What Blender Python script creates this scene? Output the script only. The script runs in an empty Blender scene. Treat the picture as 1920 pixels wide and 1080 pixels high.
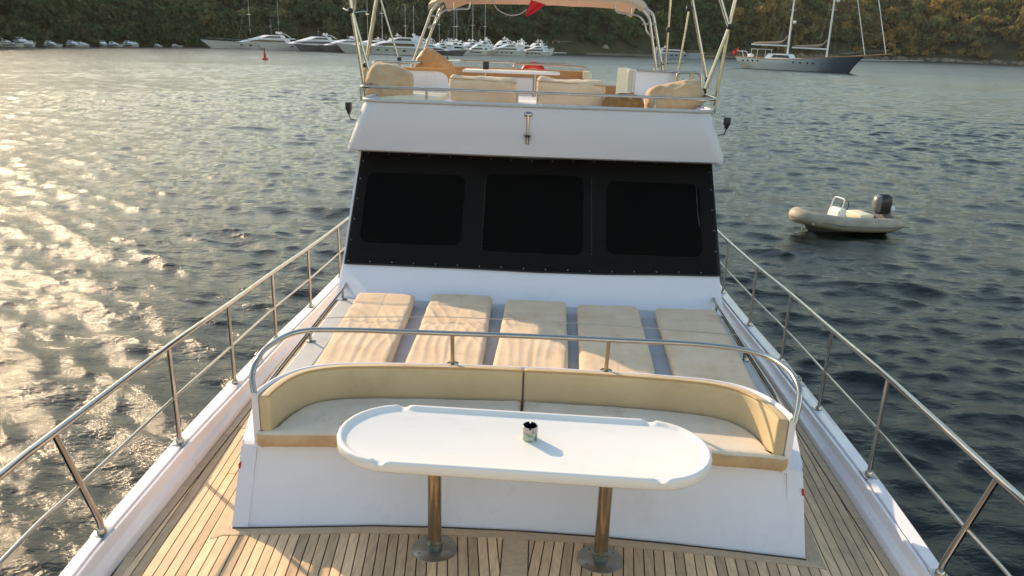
import bpy, bmesh, math, random
import numpy as np
from mathutils import Vector, Matrix, noise as mnoise

random.seed(11); RNG = np.random.default_rng(11)
SC = bpy.context.scene
COL = SC.collection
rad = math.radians

# ------------------------------------------------------------------ camera, light, exposure
cam_d = bpy.data.cameras.new("camera"); cam = bpy.data.objects.new("camera", cam_d); COL.objects.link(cam)
PITCH, YAW, ROLL = 0.315656, -0.0287759, 0.0323947
fw = Vector((math.sin(YAW)*math.cos(PITCH), math.cos(YAW)*math.cos(PITCH), -math.sin(PITCH)))
rt = Vector((math.cos(YAW), -math.sin(YAW), 0)); up = rt.cross(fw)
rt2 = rt*math.cos(ROLL)+up*math.sin(ROLL); up2 = up*math.cos(ROLL)-rt*math.sin(ROLL)
cam.matrix_world = Matrix(((rt2.x, up2.x, -fw.x, 0.0383), (rt2.y, up2.y, -fw.y, 0), (rt2.z, up2.z, -fw.z, 4.84), (0, 0, 0, 1)))
cam_d.sensor_width = 36; cam_d.lens = 1420/1920*36; cam_d.clip_start = 0.05; cam_d.clip_end = 9000
SC.camera = cam

SUN_AZ, SUN_EL = -46.0, 23.0            # degrees; azimuth from +Y towards +X
w = bpy.data.worlds.new("World"); SC.world = w; w.use_nodes = True
nt = w.node_tree; nt.nodes.clear()
sky = nt.nodes.new("ShaderNodeTexSky"); sky.sky_type = 'NISHITA'; sky.sun_disc = False
sky.sun_elevation = rad(SUN_EL); sky.sun_rotation = rad(SUN_AZ % 360)
sky.air_density = 1.6; sky.dust_density = 0.7; sky.ozone_density = 0.25
bg = nt.nodes.new("ShaderNodeBackground"); bg.inputs[1].default_value = 0.125
wo = nt.nodes.new("ShaderNodeOutputWorld")
nt.links.new(sky.outputs[0], bg.inputs[0]); nt.links.new(bg.outputs[0], wo.inputs[0])
sd = bpy.data.lights.new("sun", 'SUN'); sd.energy = 3.3; sd.angle = rad(0.6); sd.color = (1.0, 0.73, 0.46)
sun = bpy.data.objects.new("sun", sd); COL.objects.link(sun)
sv = Vector((math.sin(rad(SUN_AZ))*math.cos(rad(SUN_EL)), math.cos(rad(SUN_AZ))*math.cos(rad(SUN_EL)), math.sin(rad(SUN_EL))))
sun.rotation_euler = sv.to_track_quat('Z', 'Y').to_euler(); sun.location = (-60, 60, 80)
SC.view_settings.view_transform = 'Standard'; SC.view_settings.look = 'None'
SC.view_settings.exposure = 0.92; SC.view_settings.gamma = 1.0; SC.view_settings.use_curve_mapping = False

w.cycles.sampling_method = 'NONE'; SC.cycles.use_denoising = True; SC.cycles.denoising_prefilter = 'ACCURATE'; SC.cycles.caustics_reflective = False; SC.cycles.caustics_refractive = False; SC.cycles.sample_clamp_indirect = 2; SC.cycles.sample_clamp_direct = 20

# ------------------------------------------------------------------ materials
MATS = {}
def mat(name, col, rough=0.5, metal=0.0, spec=0.5, n1=None, bump=None, trans=0.0, coat=0.0, rand=0.0, sheen=0.0, roughvar=0.0, stain=None):
    """n1 = (scale, amount, colour2[, detail, (sx,sy,sz)]); bump = (scale, strength, dist[, (sx,sy,sz)])"""
    m = bpy.data.materials.new(name); m.use_nodes = True; t = m.node_tree; N = t.nodes; L = t.links
    b = N["Principled BSDF"]; b.inputs["Base Color"].default_value = (*col, 1); b.inputs["Roughness"].default_value = rough
    b.inputs["Metallic"].default_value = metal; b.inputs["Specular IOR Level"].default_value = spec
    if coat: b.inputs["Coat Weight"].default_value = coat; b.inputs["Coat Roughness"].default_value = 0.08
    if sheen: b.inputs["Sheen Weight"].default_value = sheen
    geo = N.new("ShaderNodeNewGeometry")
    def coords(sc3):
        mp = N.new("ShaderNodeMapping"); mp.inputs["Scale"].default_value = sc3
        L.new(geo.outputs["Position"], mp.inputs["Vector"]); return mp.outputs[0]
    colsock = None
    if n1:
        nz = N.new("ShaderNodeTexNoise"); nz.inputs["Scale"].default_value = n1[0]
        nz.inputs["Detail"].default_value = n1[3] if len(n1) > 3 else 5; nz.inputs["Roughness"].default_value = 0.62
        L.new(coords(n1[4] if len(n1) > 4 else (1, 1, 1)), nz.inputs["Vector"])
        rmp = N.new("ShaderNodeMapRange"); rmp.inputs[1].default_value = 0.35; rmp.inputs[2].default_value = 0.68
        rmp.inputs[3].default_value = 0; rmp.inputs[4].default_value = n1[1]
        L.new(nz.outputs[0], rmp.inputs[0])
        mx = N.new("ShaderNodeMix"); mx.data_type = 'RGBA'; mx.inputs[6].default_value = (*col, 1); mx.inputs[7].default_value = (*n1[2], 1)
        L.new(rmp.outputs[0], mx.inputs[0]); colsock = mx.outputs[2]
        if roughvar:
            rr = N.new("ShaderNodeMapRange"); rr.inputs[1].default_value = 0.3; rr.inputs[2].default_value = 0.7
            rr.inputs[3].default_value = max(0.02, rough-roughvar); rr.inputs[4].default_value = rough+roughvar
            L.new(nz.outputs[0], rr.inputs[0]); L.new(rr.outputs[0], b.inputs["Roughness"])
    if stain:
        n3 = N.new("ShaderNodeTexNoise"); n3.inputs["Scale"].default_value = stain[0]; n3.inputs["Detail"].default_value = 8; n3.inputs["Roughness"].default_value = .7
        L.new(coords(stain[3] if len(stain) > 3 else (1, 1, 1)), n3.inputs["Vector"])
        m3 = N.new("ShaderNodeMapRange"); m3.inputs[1].default_value = .56; m3.inputs[2].default_value = .76; m3.inputs[4].default_value = stain[1]; L.new(n3.outputs[0], m3.inputs[0])
        x3 = N.new("ShaderNodeMix"); x3.data_type = 'RGBA'; x3.inputs[7].default_value = (*stain[2], 1); L.new(m3.outputs[0], x3.inputs[0]); L.new(colsock, x3.inputs[6]); colsock = x3.outputs[2]
    if rand:
        oi = N.new("ShaderNodeObjectInfo"); r2 = N.new("ShaderNodeMapRange")
        r2.inputs[3].default_value = 1-rand; r2.inputs[4].default_value = 1+rand; L.new(oi.outputs["Random"], r2.inputs[0])
        hs = N.new("ShaderNodeHueSaturation"); L.new(r2.outputs[0], hs.inputs["Value"])
        if colsock: L.new(colsock, hs.inputs["Color"])
        else: hs.inputs["Color"].default_value = (*col, 1)
        colsock = hs.outputs[0]
    if colsock: L.new(colsock, b.inputs["Base Color"])
    if bump:
        nb = N.new("ShaderNodeTexNoise"); nb.inputs["Scale"].default_value = bump[0]; nb.inputs["Detail"].default_value = 4
        L.new(coords(bump[3] if len(bump) > 3 else (1, 1, 1)), nb.inputs["Vector"])
        bp = N.new("ShaderNodeBump"); bp.inputs["Strength"].default_value = bump[1]; bp.inputs["Distance"].default_value = bump[2]
        L.new(nb.outputs[0], bp.inputs["Height"]); L.new(bp.outputs[0], b.inputs["Normal"])
    if trans:
        tr = N.new("ShaderNodeBsdfTransparent"); ms = N.new("ShaderNodeMixShader"); ms.inputs[0].default_value = trans
        out = N["Material Output"]; L.new(b.outputs[0], ms.inputs[1]); L.new(tr.outputs[0], ms.inputs[2]); L.new(ms.outputs[0], out.inputs[0])
    MATS[name] = m; return m

gel = mat("white_gelcoat", (.79, .745, .785), .33, n1=(2.2, .35, (.69, .67, .67)), bump=(5, .06, .02), coat=.3, roughvar=.1, stain=(2.3, .38, (.50, .45, .38), (1, 1, .55)))
snapm = mat("snap_grey", (.17, .17, .17), .4)
plate = mat("plate_steel", (.33, .33, .30), .32, metal=1, n1=(20, .6, (.24, .24, .21)))
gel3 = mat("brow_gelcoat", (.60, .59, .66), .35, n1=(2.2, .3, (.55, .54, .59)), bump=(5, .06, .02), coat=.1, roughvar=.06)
gel2 = mat("white_gelcoat_table", (.76, .75, .735), .4, n1=(4, .3, (.74, .72, .69)), coat=.12, roughvar=.08, stain=(7, .3, (.55, .50, .43)))
gelg = mat("grey_nonslip", (.50, .51, .53), .55, n1=(6, .5, (.42, .43, .44)), bump=(220, .25, .004), stain=(3, .5, (.33, .30, .27)))
steel = mat("stainless", (.46, .44, .41), .17, metal=1, n1=(9, .6, (.33, .31, .28)), roughvar=.07)
brass = mat("warm_stainless", (.42, .35, .26), .2, metal=1, n1=(14, .5, (.33, .26, .19)), roughvar=.07)
teak = mat("teak", (.80, .545, .315), .62, n1=(1.0, .7, (.45, .31, .19), 6, (55, 5, 55)), bump=(1.0, .35, .004, (160, 14, 160)), rand=.3, stain=(1.6, .7, (.20, .165, .13)))
teakw = mat("teak_margin", (.62, .45, .29), .65, n1=(1.0, .6, (.42, .30, .19), 6, (22, 22, 22)), bump=(60, .3, .003), rand=.15)
caulk = mat("black_caulk", (.040, .035, .030), .8)
terry = mat("terry_cloth", (.72, .56, .40), .95, n1=(3.2, .8, (.60, .42, .26), 7), bump=(170, .5, .006), sheen=.2, spec=.15, stain=(4.5, .75, (.42, .28, .16)))
terry2 = mat("terry_cloth_seat", (.77, .68, .56), .95, n1=(3.5, .7, (.64, .50, .35), 7), bump=(170, .45, .006), sheen=.3, spec=.15, stain=(4.5, .75, (.42, .28, .16)))
boxc = mat('boxing_cloth', (.62, .44, .27), .95, n1=(7, .9, (.46, .29, .155), 7), bump=(120, .4, .006), spec=.15)
vinyl = mat("vinyl_olive", (.60, .475, .30), .55, n1=(2.6, .7, (.50, .38, .22), 6), bump=(26, .12, .01), spec=.35, stain=(3.5, .5, (.36, .26, .15)))
piping = mat("tan_piping", (.50, .30, .13), .6)
mesh_black = mat("black_mesh", (.0025, .0025, .0027), .85, n1=(3, .8, (.006, .005, .004)), bump=(300, .3, .002), trans=.105, spec=.06)
glassd = mat("dark_glass", (.006, .007, .008), .06, spec=.5)
black = mat("black_plastic", (.015, .015, .017), .45, bump=(60, .2, .003))
white_p = mat("white_paint", (.74, .75, .76), .4, n1=(1.2, .4, (.62, .62, .62)))
far_glass = mat("far_glass", (.012, .014, .018), .15)
grey_h = mat("grey_hull_paint", (.16, .17, .18), .3, n1=(.6, .4, (.12, .12, .13)))
navy_h = mat("navy_hull_paint", (.035, .045, .06), .25)
pink_h = mat("cream_hull_paint", (.62, .56, .50), .4)
blue_h = mat("pale_blue_hull", (.45, .52, .64), .3)
red = mat("red_paint", (.50, .02, .02), .45); green_p = mat("green_paint", (.01, .10, .06), .5)
flagm = mat("red_cloth", (.62, .02, .025), .8)
orange_c = mat("orange_vinyl", (.55, .27, .10), .55, n1=(6, .6, (.44, .20, .07)), bump=(30, .2, .01))
gold_c = mat("golden_cloth", (.28, .14, .035), .7, n1=(14, .7, (.12, .055, .015)), bump=(25, .6, .03))
pillow_m = mat("pillow_cloth", (.56, .40, .245), .9, n1=(5, .8, (.45, .29, .16), 7), bump=(60, .5, .01), sheen=.3, spec=.15)
canvas = mat("canopy_canvas", (.62, .42, .27), .8, n1=(3, .5, (.54, .34, .20)), bump=(160, .3, .003))
cream = mat("cream_gelcoat", (.70, .64, .48), .4)
ribm = mat("rib_tube", (.40, .355, .28), .6, n1=(2.6, .85, (.24, .215, .175), 7))
tan_w = mat("varnished_wood", (.36, .19, .08), .4, n1=(5, .6, (.24, .11, .04)))
rockm = mat("shore_rock", (.26, .22, .17), .9, n1=(.35, .9, (.14, .115, .085), 8), bump=(.6, .8, .6))
thatch = mat("thatch", (.36, .29, .22), .95, n1=(4, .7, (.22, .17, .12)))
cord_m = mat("cord", (.45, .42, .37), .8)
pattern = mat("patterned_tin", (.50, .55, .46), .4, n1=(48, 1, (.08, .16, .10), 1))
ash_in = mat("ash", (.03, .025, .022), .9)
hull_w = None

# ------------------------------------------------------------------ mesh builder
class MB:
    def __init__(s): s.v = []; s.f = []; s.mi = []
    def add(s, vs, fs, mi=0):
        b = len(s.v); s.v.extend([tuple(v) for v in vs]); s.f.extend([tuple(b+i for i in f) for f in fs]); s.mi.extend([mi]*len(fs)); return s
    def box(s, c, d, rot=None, bev=0.0, mi=0):
        bm = bmesh.new(); bmesh.ops.create_cube(bm, size=1)
        for v in bm.verts: v.co = Vector((v.co.x*d[0], v.co.y*d[1], v.co.z*d[2]))
        if bev: bmesh.ops.bevel(bm, geom=bm.edges[:], offset=min(bev, min(d)*.45), segments=2, affect='EDGES', profile=.5)
        R = Matrix.Rotation(rot, 3, 'Z') if isinstance(rot, (int, float)) else (rot or Matrix.Identity(3))
        bm.verts.index_update()
        s.add([R @ v.co + Vector(c) for v in bm.verts], [[v.index for v in f.verts] for f in bm.faces], mi); bm.free(); return s
    def tube(s, pts, r, n=10, closed=False, caps=True, mi=0):
        P = [Vector(p) for p in pts]; m = len(P); rs = r if isinstance(r, (list, tuple)) else [r]*m
        T = []
        for i in range(m):
            if closed: t = P[(i+1) % m]-P[i-1]
            else: t = P[min(i+1, m-1)]-P[max(i-1, 0)]
            T.append(t.normalized())
        a = Vector((0, 0, 1)) if abs(T[0].z) < .9 else Vector((1, 0, 0)); nrm = (a-T[0]*a.dot(T[0])).normalized()
        vs = []
        for i in range(m):
            nrm = (nrm-T[i]*nrm.dot(T[i])).normalized(); bn = T[i].cross(nrm)
            for k in range(n):
                an = 2*math.pi*k/n; vs.append(P[i]+(nrm*math.cos(an)+bn*math.sin(an))*rs[i])
        fs = []
        for i in range(m if closed else m-1):
            j = (i+1) % m
            for k in range(n): fs.append((i*n+k, i*n+(k+1) % n, j*n+(k+1) % n, j*n+k))
        if caps and not closed: fs.append(tuple(range(n))[::-1]); fs.append(tuple(range((m-1)*n, m*n)))
        return s.add(vs, fs, mi)
    def lathe(s, prof, c=(0, 0, 0), n=24, axis='Z', mi=0):
        vs = []
        for (r, z) in prof:
            for k in range(n):
                an = 2*math.pi*k/n; x, y = r*math.cos(an), r*math.sin(an)
                p = (x, y, z) if axis == 'Z' else ((x, z, y) if axis == 'Y' else (z, x, y))
                vs.append((p[0]+c[0], p[1]+c[1], p[2]+c[2]))
        fs = []
        for i in range(len(prof)-1):
            for k in range(n): fs.append((i*n+k, i*n+(k+1) % n, (i+1)*n+(k+1) % n, (i+1)*n+k))
        fs.append(tuple(range(n))[::-1]); fs.append(tuple(range((len(prof)-1)*n, len(prof)*n)))
        return s.add(vs, fs, mi)
    def loft(s, secs, closed_sec=True, caps=True, mi=0):
        n = len(secs[0]); vs = [p for sec in secs for p in sec]; fs = []
        for i in range(len(secs)-1):
            for k in range(n if closed_sec else n-1):
                fs.append((i*n+k, i*n+(k+1) % n, (i+1)*n+(k+1) % n, (i+1)*n+k))
        if caps and closed_sec: fs.append(tuple(range(n))[::-1]); fs.append(tuple(range((len(secs)-1)*n, len(secs)*n)))
        return s.add(vs, fs, mi)
    def prism(s, poly, z0, z1, mi=0):
        n = len(poly)
        f0 = z0 if callable(z0) else (lambda p: z0); f1 = z1 if callable(z1) else (lambda p: z1)
        vs = [(p[0], p[1], f0(p)) for p in poly]+[(p[0], p[1], f1(p)) for p in poly]
        fs = [tuple(range(n))[::-1], tuple(range(n, 2*n))]+[(k, (k+1) % n, n+(k+1) % n, n+k) for k in range(n)]
        return s.add(vs, fs, mi)
    def sphere(s, c, r, nu=14, nv=9, mi=0):
        r3 = r if isinstance(r, (tuple, list)) else (r, r, r)
        prof = []
        vs = []; fs = []
        for j in range(nv+1):
            th = math.pi*j/nv
            for k in range(nu):
                ph = 2*math.pi*k/nu
                vs.append((c[0]+r3[0]*math.sin(th)*math.cos(ph), c[1]+r3[1]*math.sin(th)*math.sin(ph), c[2]+r3[2]*math.cos(th)))
        for j in range(nv):
            for k in range(nu): fs.append((j*nu+k, (j+1)*nu+k, (j+1)*nu+(k+1) % nu, j*nu+(k+1) % nu))
        return s.add(vs, fs, mi)
    def build(s, name, m, parent=None, smooth=40, world=True, recalc=True):
        off = root_loc(parent) if (parent and world) else Vector((0, 0, 0))
        me = bpy.data.meshes.new(name)
        me.from_pydata([(v[0]-off.x, v[1]-off.y, v[2]-off.z) for v in s.v], [], s.f)
        if recalc:
            bm = bmesh.new(); bm.from_mesh(me); bmesh.ops.remove_doubles(bm, verts=bm.verts, dist=1e-6)
            bmesh.ops.recalc_face_normals(bm, faces=bm.faces); bm.to_mesh(me); bm.free()
        ms = m if isinstance(m, (list, tuple)) else [m]
        for q in ms: me.materials.append(q)
        if len(ms) > 1 and len(me.polygons) == len(s.mi): me.polygons.foreach_set("material_index", s.mi)
        if smooth:
            me.polygons.foreach_set("use_smooth", [True]*len(me.polygons)); me.set_sharp_from_angle(angle=rad(smooth))
        o = bpy.data.objects.new(name, me); COL.objects.link(o)
        if parent: o.parent = parent
        return o

def root_loc(o):
    while o.parent: o = o.parent
    return Vector(o.location)
def tag(o, label=None, cat=None, group=None, kind=None):
    if label: o["label"] = label
    if cat: o["category"] = cat
    if group: o["group"] = group
    if kind: o["kind"] = kind
    return o
def thing(name, loc, label, cat, group=None):
    o = bpy.data.objects.new(name, None); o.empty_display_size = .2; COL.objects.link(o); o.location = loc
    return tag(o, label, cat, group)
KIDS = {}
def copy_tree(o, parent=None):
    c = o.copy(); COL.objects.link(c)
    if parent: c.parent = parent
    for ch in [q for q in ALLKIDS(o)]: copy_tree(ch, c)
    return c
def ALLKIDS(o): return [q for q in bpy.data.objects if q.parent == o]
def interp(tab, x):
    return float(np.interp(x, [t[0] for t in tab], [t[1] for t in tab]))
def smooth_path(pts, n=6):
    """Catmull-Rom through points."""
    P = [Vector(p) for p in pts]; out = []
    for i in range(len(P)-1):
        p0 = P[max(i-1, 0)]; p1 = P[i]; p2 = P[i+1]; p3 = P[min(i+2, len(P)-1)]
        for k in range(n):
            t = k/n; out.append(.5*((2*p1)+(p2-p0)*t+(2*p0-5*p1+4*p2-p3)*t*t+(3*p1-p0-3*p2+p3)*t**3))
    out.append(P[-1]); return out
def bend(pts, r=.06, n=5):
    """polyline with rounded corners."""
    P = [Vector(p) for p in pts]; out = [P[0]]
    for i in range(1, len(P)-1):
        a = (P[i-1]-P[i]); b = (P[i+1]-P[i]); rr = min(r, a.length*.45, b.length*.45)
        A = P[i]+a.normalized()*rr; B = P[i]+b.normalized()*rr
        for k in range(n+1):
            t = k/n; out.append((1-t)**2*A+2*t*(1-t)*P[i]+t*t*B)
    out.append(P[-1]); return out
def nz(x, y, z=0.0): return mnoise.noise(Vector((x, y, z)))

# ------------------------------------------------------------------ sea
def build_sea():
    th = np.concatenate([np.linspace(-.78, .74, 880), np.linspace(.79, 2*math.pi-.83, 80)])
    r = np.concatenate([np.arange(3.5, 20, .085), np.arange(20, 70, .14), np.arange(70, 130, .24), np.arange(130, 240, .55), 240*np.exp(np.linspace(0, math.log(680/240), 60)), np.array([720, 800, 950, 1200, 1700, 2600, 4000])])
    dr = np.gradient(r)
    R, T = np.meshgrid(r, th, indexing='ij')
    X = R*np.sin(T); Y = R*np.cos(T)
    SP = np.maximum(np.repeat(dr[:, None], len(th), 1), R*0.0018)
    Z = np.zeros_like(X); DX = np.zeros_like(X); DY = np.zeros_like(X)
    rng = np.random.default_rng(5)
    nw = 140
    lam = np.exp(rng.uniform(math.log(.16), math.log(3.8), nw))
    ang = rad(196)+rng.normal(0, .48, nw); ph = rng.uniform(0, 2*math.pi, nw)
    # slow patches that make wind streaks of rougher and calmer water
    g = .75+.25*np.sin(X*.11+1.3*np.sin(Y*.05)+.7)*np.sin(Y*.085+1.1*np.sin(X*.06))
    for i in range(nw):
        k = 2*math.pi/lam[i]; kx, ky = k*math.sin(ang[i]), k*math.cos(ang[i])
        steep = .028 if lam[i] < .35 else .035*min(1, (.8/lam[i])**.7)
        fade = np.clip((lam[i]/SP-2.2)/2.0, 0, 1)
        a = steep/k*fade
        p = kx*X+ky*Y+ph[i]+.9*np.sin(.13*X*math.cos(i)+.11*Y+i)
        c = np.cos(p)
        Z += a*c*g; DX -= .75*a*np.sin(p)*math.sin(ang[i]); DY -= .75*a*np.sin(p)*math.cos(ang[i])
    X = X+DX; Y = Y+DY
    nr, ntn = X.shape
    V = np.stack([X, Y, Z], -1).reshape(-1, 3)
    I = np.arange(nr*ntn).reshape(nr, ntn)
    a = I[:-1, :]; b = np.roll(I, -1, 1)[:-1, :]; c = np.roll(I, -1, 1)[1:, :]; d = I[1:, :]
    F = np.stack([a, d, c, b], -1).reshape(-1, 4)
    me = bpy.data.meshes.new("sea_water")
    me.vertices.add(len(V)); me.vertices.foreach_set("co", V.astype(np.float32).ravel())
    me.loops.add(F.size); me.loops.foreach_set("vertex_index", F.astype(np.int32).ravel())
    me.polygons.add(len(F)); me.polygons.foreach_set("loop_start", np.arange(0, F.size, 4, dtype=np.int32))
    me.polygons.foreach_set("use_smooth", np.ones(len(F), dtype=bool)); me.update(calc_edges=True)
    m = bpy.data.materials.new("sea"); m.use_nodes = True; t = m.node_tree; N = t.nodes; L = t.links; bs = N["Principled BSDF"]
    bs.inputs["Base Color"].default_value = (.008, .012, .009, 1); bs.inputs["Roughness"].default_value = .10; bs.inputs["IOR"].default_value = 1.333; bs.inputs["Specular IOR Level"].default_value = .42
    geo = N.new("ShaderNodeNewGeometry")
    mp = N.new("ShaderNodeMapping"); mp.inputs["Scale"].default_value = (1.0, 1.7, 1); L.new(geo.outputs["Position"], mp.inputs["Vector"])
    n1 = N.new("ShaderNodeTexNoise"); n1.inputs["Scale"].default_value = 5.0; n1.inputs["Detail"].default_value = 5
    n2 = N.new("ShaderNodeTexNoise"); n2.inputs["Scale"].default_value = 2.2; n2.inputs["Detail"].default_value = 7; n2.inputs["Roughness"].default_value = .66
    L.new(mp.outputs[0], n1.inputs["Vector"]); L.new(mp.outputs[0], n2.inputs["Vector"])
    b1 = N.new("ShaderNodeBump"); b1.inputs["Strength"].default_value = .24; b1.inputs["Distance"].default_value = .09
    b2 = N.new("ShaderNodeBump"); b2.inputs["Strength"].default_value = .22; b2.inputs["Distance"].default_value = .28
    L.new(n1.outputs[0], b1.inputs["Height"]); L.new(n2.outputs[0], b2.inputs["Height"]); L.new(b1.outputs[0], b2.inputs["Normal"])
    L.new(b2.outputs[0], bs.inputs["Normal"])
    # ripples too small to model at a distance become roughness
    ln = N.new("ShaderNodeVectorMath"); ln.operation = 'LENGTH'; L.new(geo.outputs["Position"], ln.inputs[0])
    rr = N.new("ShaderNodeMapRange"); rr.inputs[1].default_value = 50; rr.inputs[2].default_value = 230; rr.inputs[3].default_value = .09; rr.inputs[4].default_value = .30
    L.new(ln.outputs["Value"], rr.inputs[0]); L.new(rr.outputs[0], bs.inputs["Roughness"])
    me.materials.append(m)
    o = bpy.data.objects.new("sea_water", me); COL.objects.link(o); tag(o, kind="structure")
build_sea()

# ------------------------------------------------------------------ hills
SHORE = [(-400, -160), (-260, 0), (-120, 99.6), (-122.3, 133.8), (-123, 175.8), (-116.6, 222.4), (-104.8, 250), (-54.4, 280), (-3.6, 330), (31, 354), (60, 375), (105, 423), (170, 500), (227, 551), (256, 545), (309, 519), (407, 450), (520, 330), (600, 150)]
S_AZ = [math.atan2(p[0], p[1]) for p in SHORE]; S_R = [math.hypot(*p) for p in SHORE]
def shore_r(az): return float(np.interp(az, S_AZ, S_R))
def hill_h(az, d):
    if d <= 0: return -1.5+.3*max(d, -4)
    r = shore_r(az)
    x, y = (r+d)*math.sin(az), (r+d)*math.cos(az)
    base = 1.2*min(d/2.0, 1)+float(np.interp(az, [-.7, -.3, .05, .3], [24, 28, 38, 50]))*(1-math.exp(-d/62))
    return base*(1+.22*nz(x*.011, y*.011, 3))+min(d, 12)/12*1.6*nz(x*.06, y*.06, 8)
def build_hill():
    azs = np.linspace(S_AZ[0], S_AZ[-1], 260); ds = [-8, -2, 0.05, 1.2, 3, 6, 10, 16, 24, 34, 48, 66, 90, 125, 170, 240, 330, 460]
    mb = MB(); secs = []
    for az in azs:
        r = shore_r(az)+2.5*nz(az*60, 1.7)
        secs.append([((r+d)*math.sin(az), (r+d)*math.cos(az), hill_h(az, d)+(0.5*nz(az*150, d*.9) if 0 < d < 12 else 0)) for d in ds])
    mb.loft(secs, closed_sec=False, caps=False)
    m = bpy.data.materials.new("hill_ground"); m.use_nodes = True; t = m.node_tree; N = t.nodes; L = t.links; bs = N["Principled BSDF"]
    bs.inputs["Roughness"].default_value = .95; bs.inputs["Specular IOR Level"].default_value = .1
    geo = N.new("ShaderNodeNewGeometry"); sx = N.new("ShaderNodeSeparateXYZ"); L.new(geo.outputs["Position"], sx.inputs[0])
    n1 = N.new("ShaderNodeTexNoise"); n1.inputs["Scale"].default_value = .12; n1.inputs["Detail"].default_value = 8; L.new(geo.outputs["Position"], n1.inputs["Vector"])
    c1 = N.new("ShaderNodeValToRGB"); c1.color_ramp.elements[0].position = .35; c1.color_ramp.elements[0].color = (.035, .04, .02, 1)
    c1.color_ramp.elements[1].position = .7; c1.color_ramp.elements[1].color = (.09, .08, .045, 1); L.new(n1.outputs[0], c1.inputs[0])
    n2 = N.new("ShaderNodeTexNoise"); n2.inputs["Scale"].default_value = .5; n2.inputs["Detail"].default_value = 8; L.new(geo.outputs["Position"], n2.inputs["Vector"])
    c2 = N.new("ShaderNodeValToRGB"); c2.color_ramp.elements[0].position = .35; c2.color_ramp.elements[0].color = (.07, .055, .04, 1)
    c2.color_ramp.elements[1].position = .65; c2.color_ramp.elements[1].color = (.30, .25, .18, 1); L.new(n2.outputs[0], c2.inputs[0])
    ad = N.new("ShaderNodeMath"); ad.operation = 'MULTIPLY_ADD'; ad.inputs[1].default_value = 5; L.new(n1.outputs[0], ad.inputs[0]); L.new(sx.outputs[2], ad.inputs[2])
    mr = N.new("ShaderNodeMapRange"); mr.inputs[1].default_value = 3.2; mr.inputs[2].default_value = 5.2; L.new(ad.outputs[0], mr.inputs[0])
    mx = N.new("ShaderNodeMix"); mx.data_type = 'RGBA'; L.new(mr.outputs[0], mx.inputs[0]); L.new(c2.outputs[0], mx.inputs[6]); L.new(c1.outputs[0], mx.inputs[7])
    mrx = N.new('ShaderNodeMapRange'); mrx.inputs[1].default_value = 60; mrx.inputs[2].default_value = 160; mrx.inputs[3].default_value = 1; mrx.inputs[4].default_value = 0; L.new(sx.outputs[0], mrx.inputs[0])
    mxm = N.new('ShaderNodeMath'); mxm.operation = 'MAXIMUM'; L.new(mr.outputs[0], mxm.inputs[0]); L.new(mrx.outputs[0], mxm.inputs[1]); L.new(mxm.outputs[0], mx.inputs[0])
    L.new(mx.outputs[2], bs.inputs["Base Color"])
    tag(mb.build("hills", m, smooth=60), kind="structure")
build_hill()

# trees: five crown shapes; the 300 nearest in view are things, the rest one mass
def crown_arrays(seed, n=330, tall=1.0, big=1.0):
    rng = np.random.default_rng(seed); V = []; F = []
    nl = rng.integers(6, 10); lobes = []
    for i in range(nl):
        a = rng.uniform(0, 2*math.pi); rr = rng.uniform(.1, .62); z = rng.uniform(.25, .95)*tall
        lobes.append((rr*math.cos(a)*(1.25-z/tall*.6), rr*math.sin(a)*(1.25-z/tall*.6), z, rng.uniform(.26, .42)))
    for i in range(n):
        lx, ly, lz, lr = lobes[rng.integers(0, nl)]
        d = rng.normal(size=3); d /= np.linalg.norm(d); d[2] = abs(d[2])*.9-.25 if rng.random() < .8 else d[2]
        c = np.array([lx, ly, lz])+d*lr*rng.uniform(.72, 1.08)*np.array([1, 1, .8])
        nrm = d+rng.normal(size=3)*.55; nrm /= np.linalg.norm(nrm)
        a = np.cross(nrm, rng.normal(size=3)); a /= np.linalg.norm(a); b = np.cross(nrm, a)
        s = rng.uniform(.055, .12)*big
        pts = [c+a*s*1.3, c+b*s*rng.uniform(.6, 1), c-a*s*rng.uniform(.8, 1.3), c-b*s]
        k = len(V); V += pts; F.append((k, k+1, k+2, k+3))
    return np.array(V), F
CROWNS = [crown_arrays(20+i, 330, [1, 1.1, .9, 1.25, .8][i]) for i in range(5)]
CROWNS_FAR = [crown_arrays(40+i, 170, [1, 1.1, .9, 1.25, .8][i], 1.35) for i in range(5)]
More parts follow.
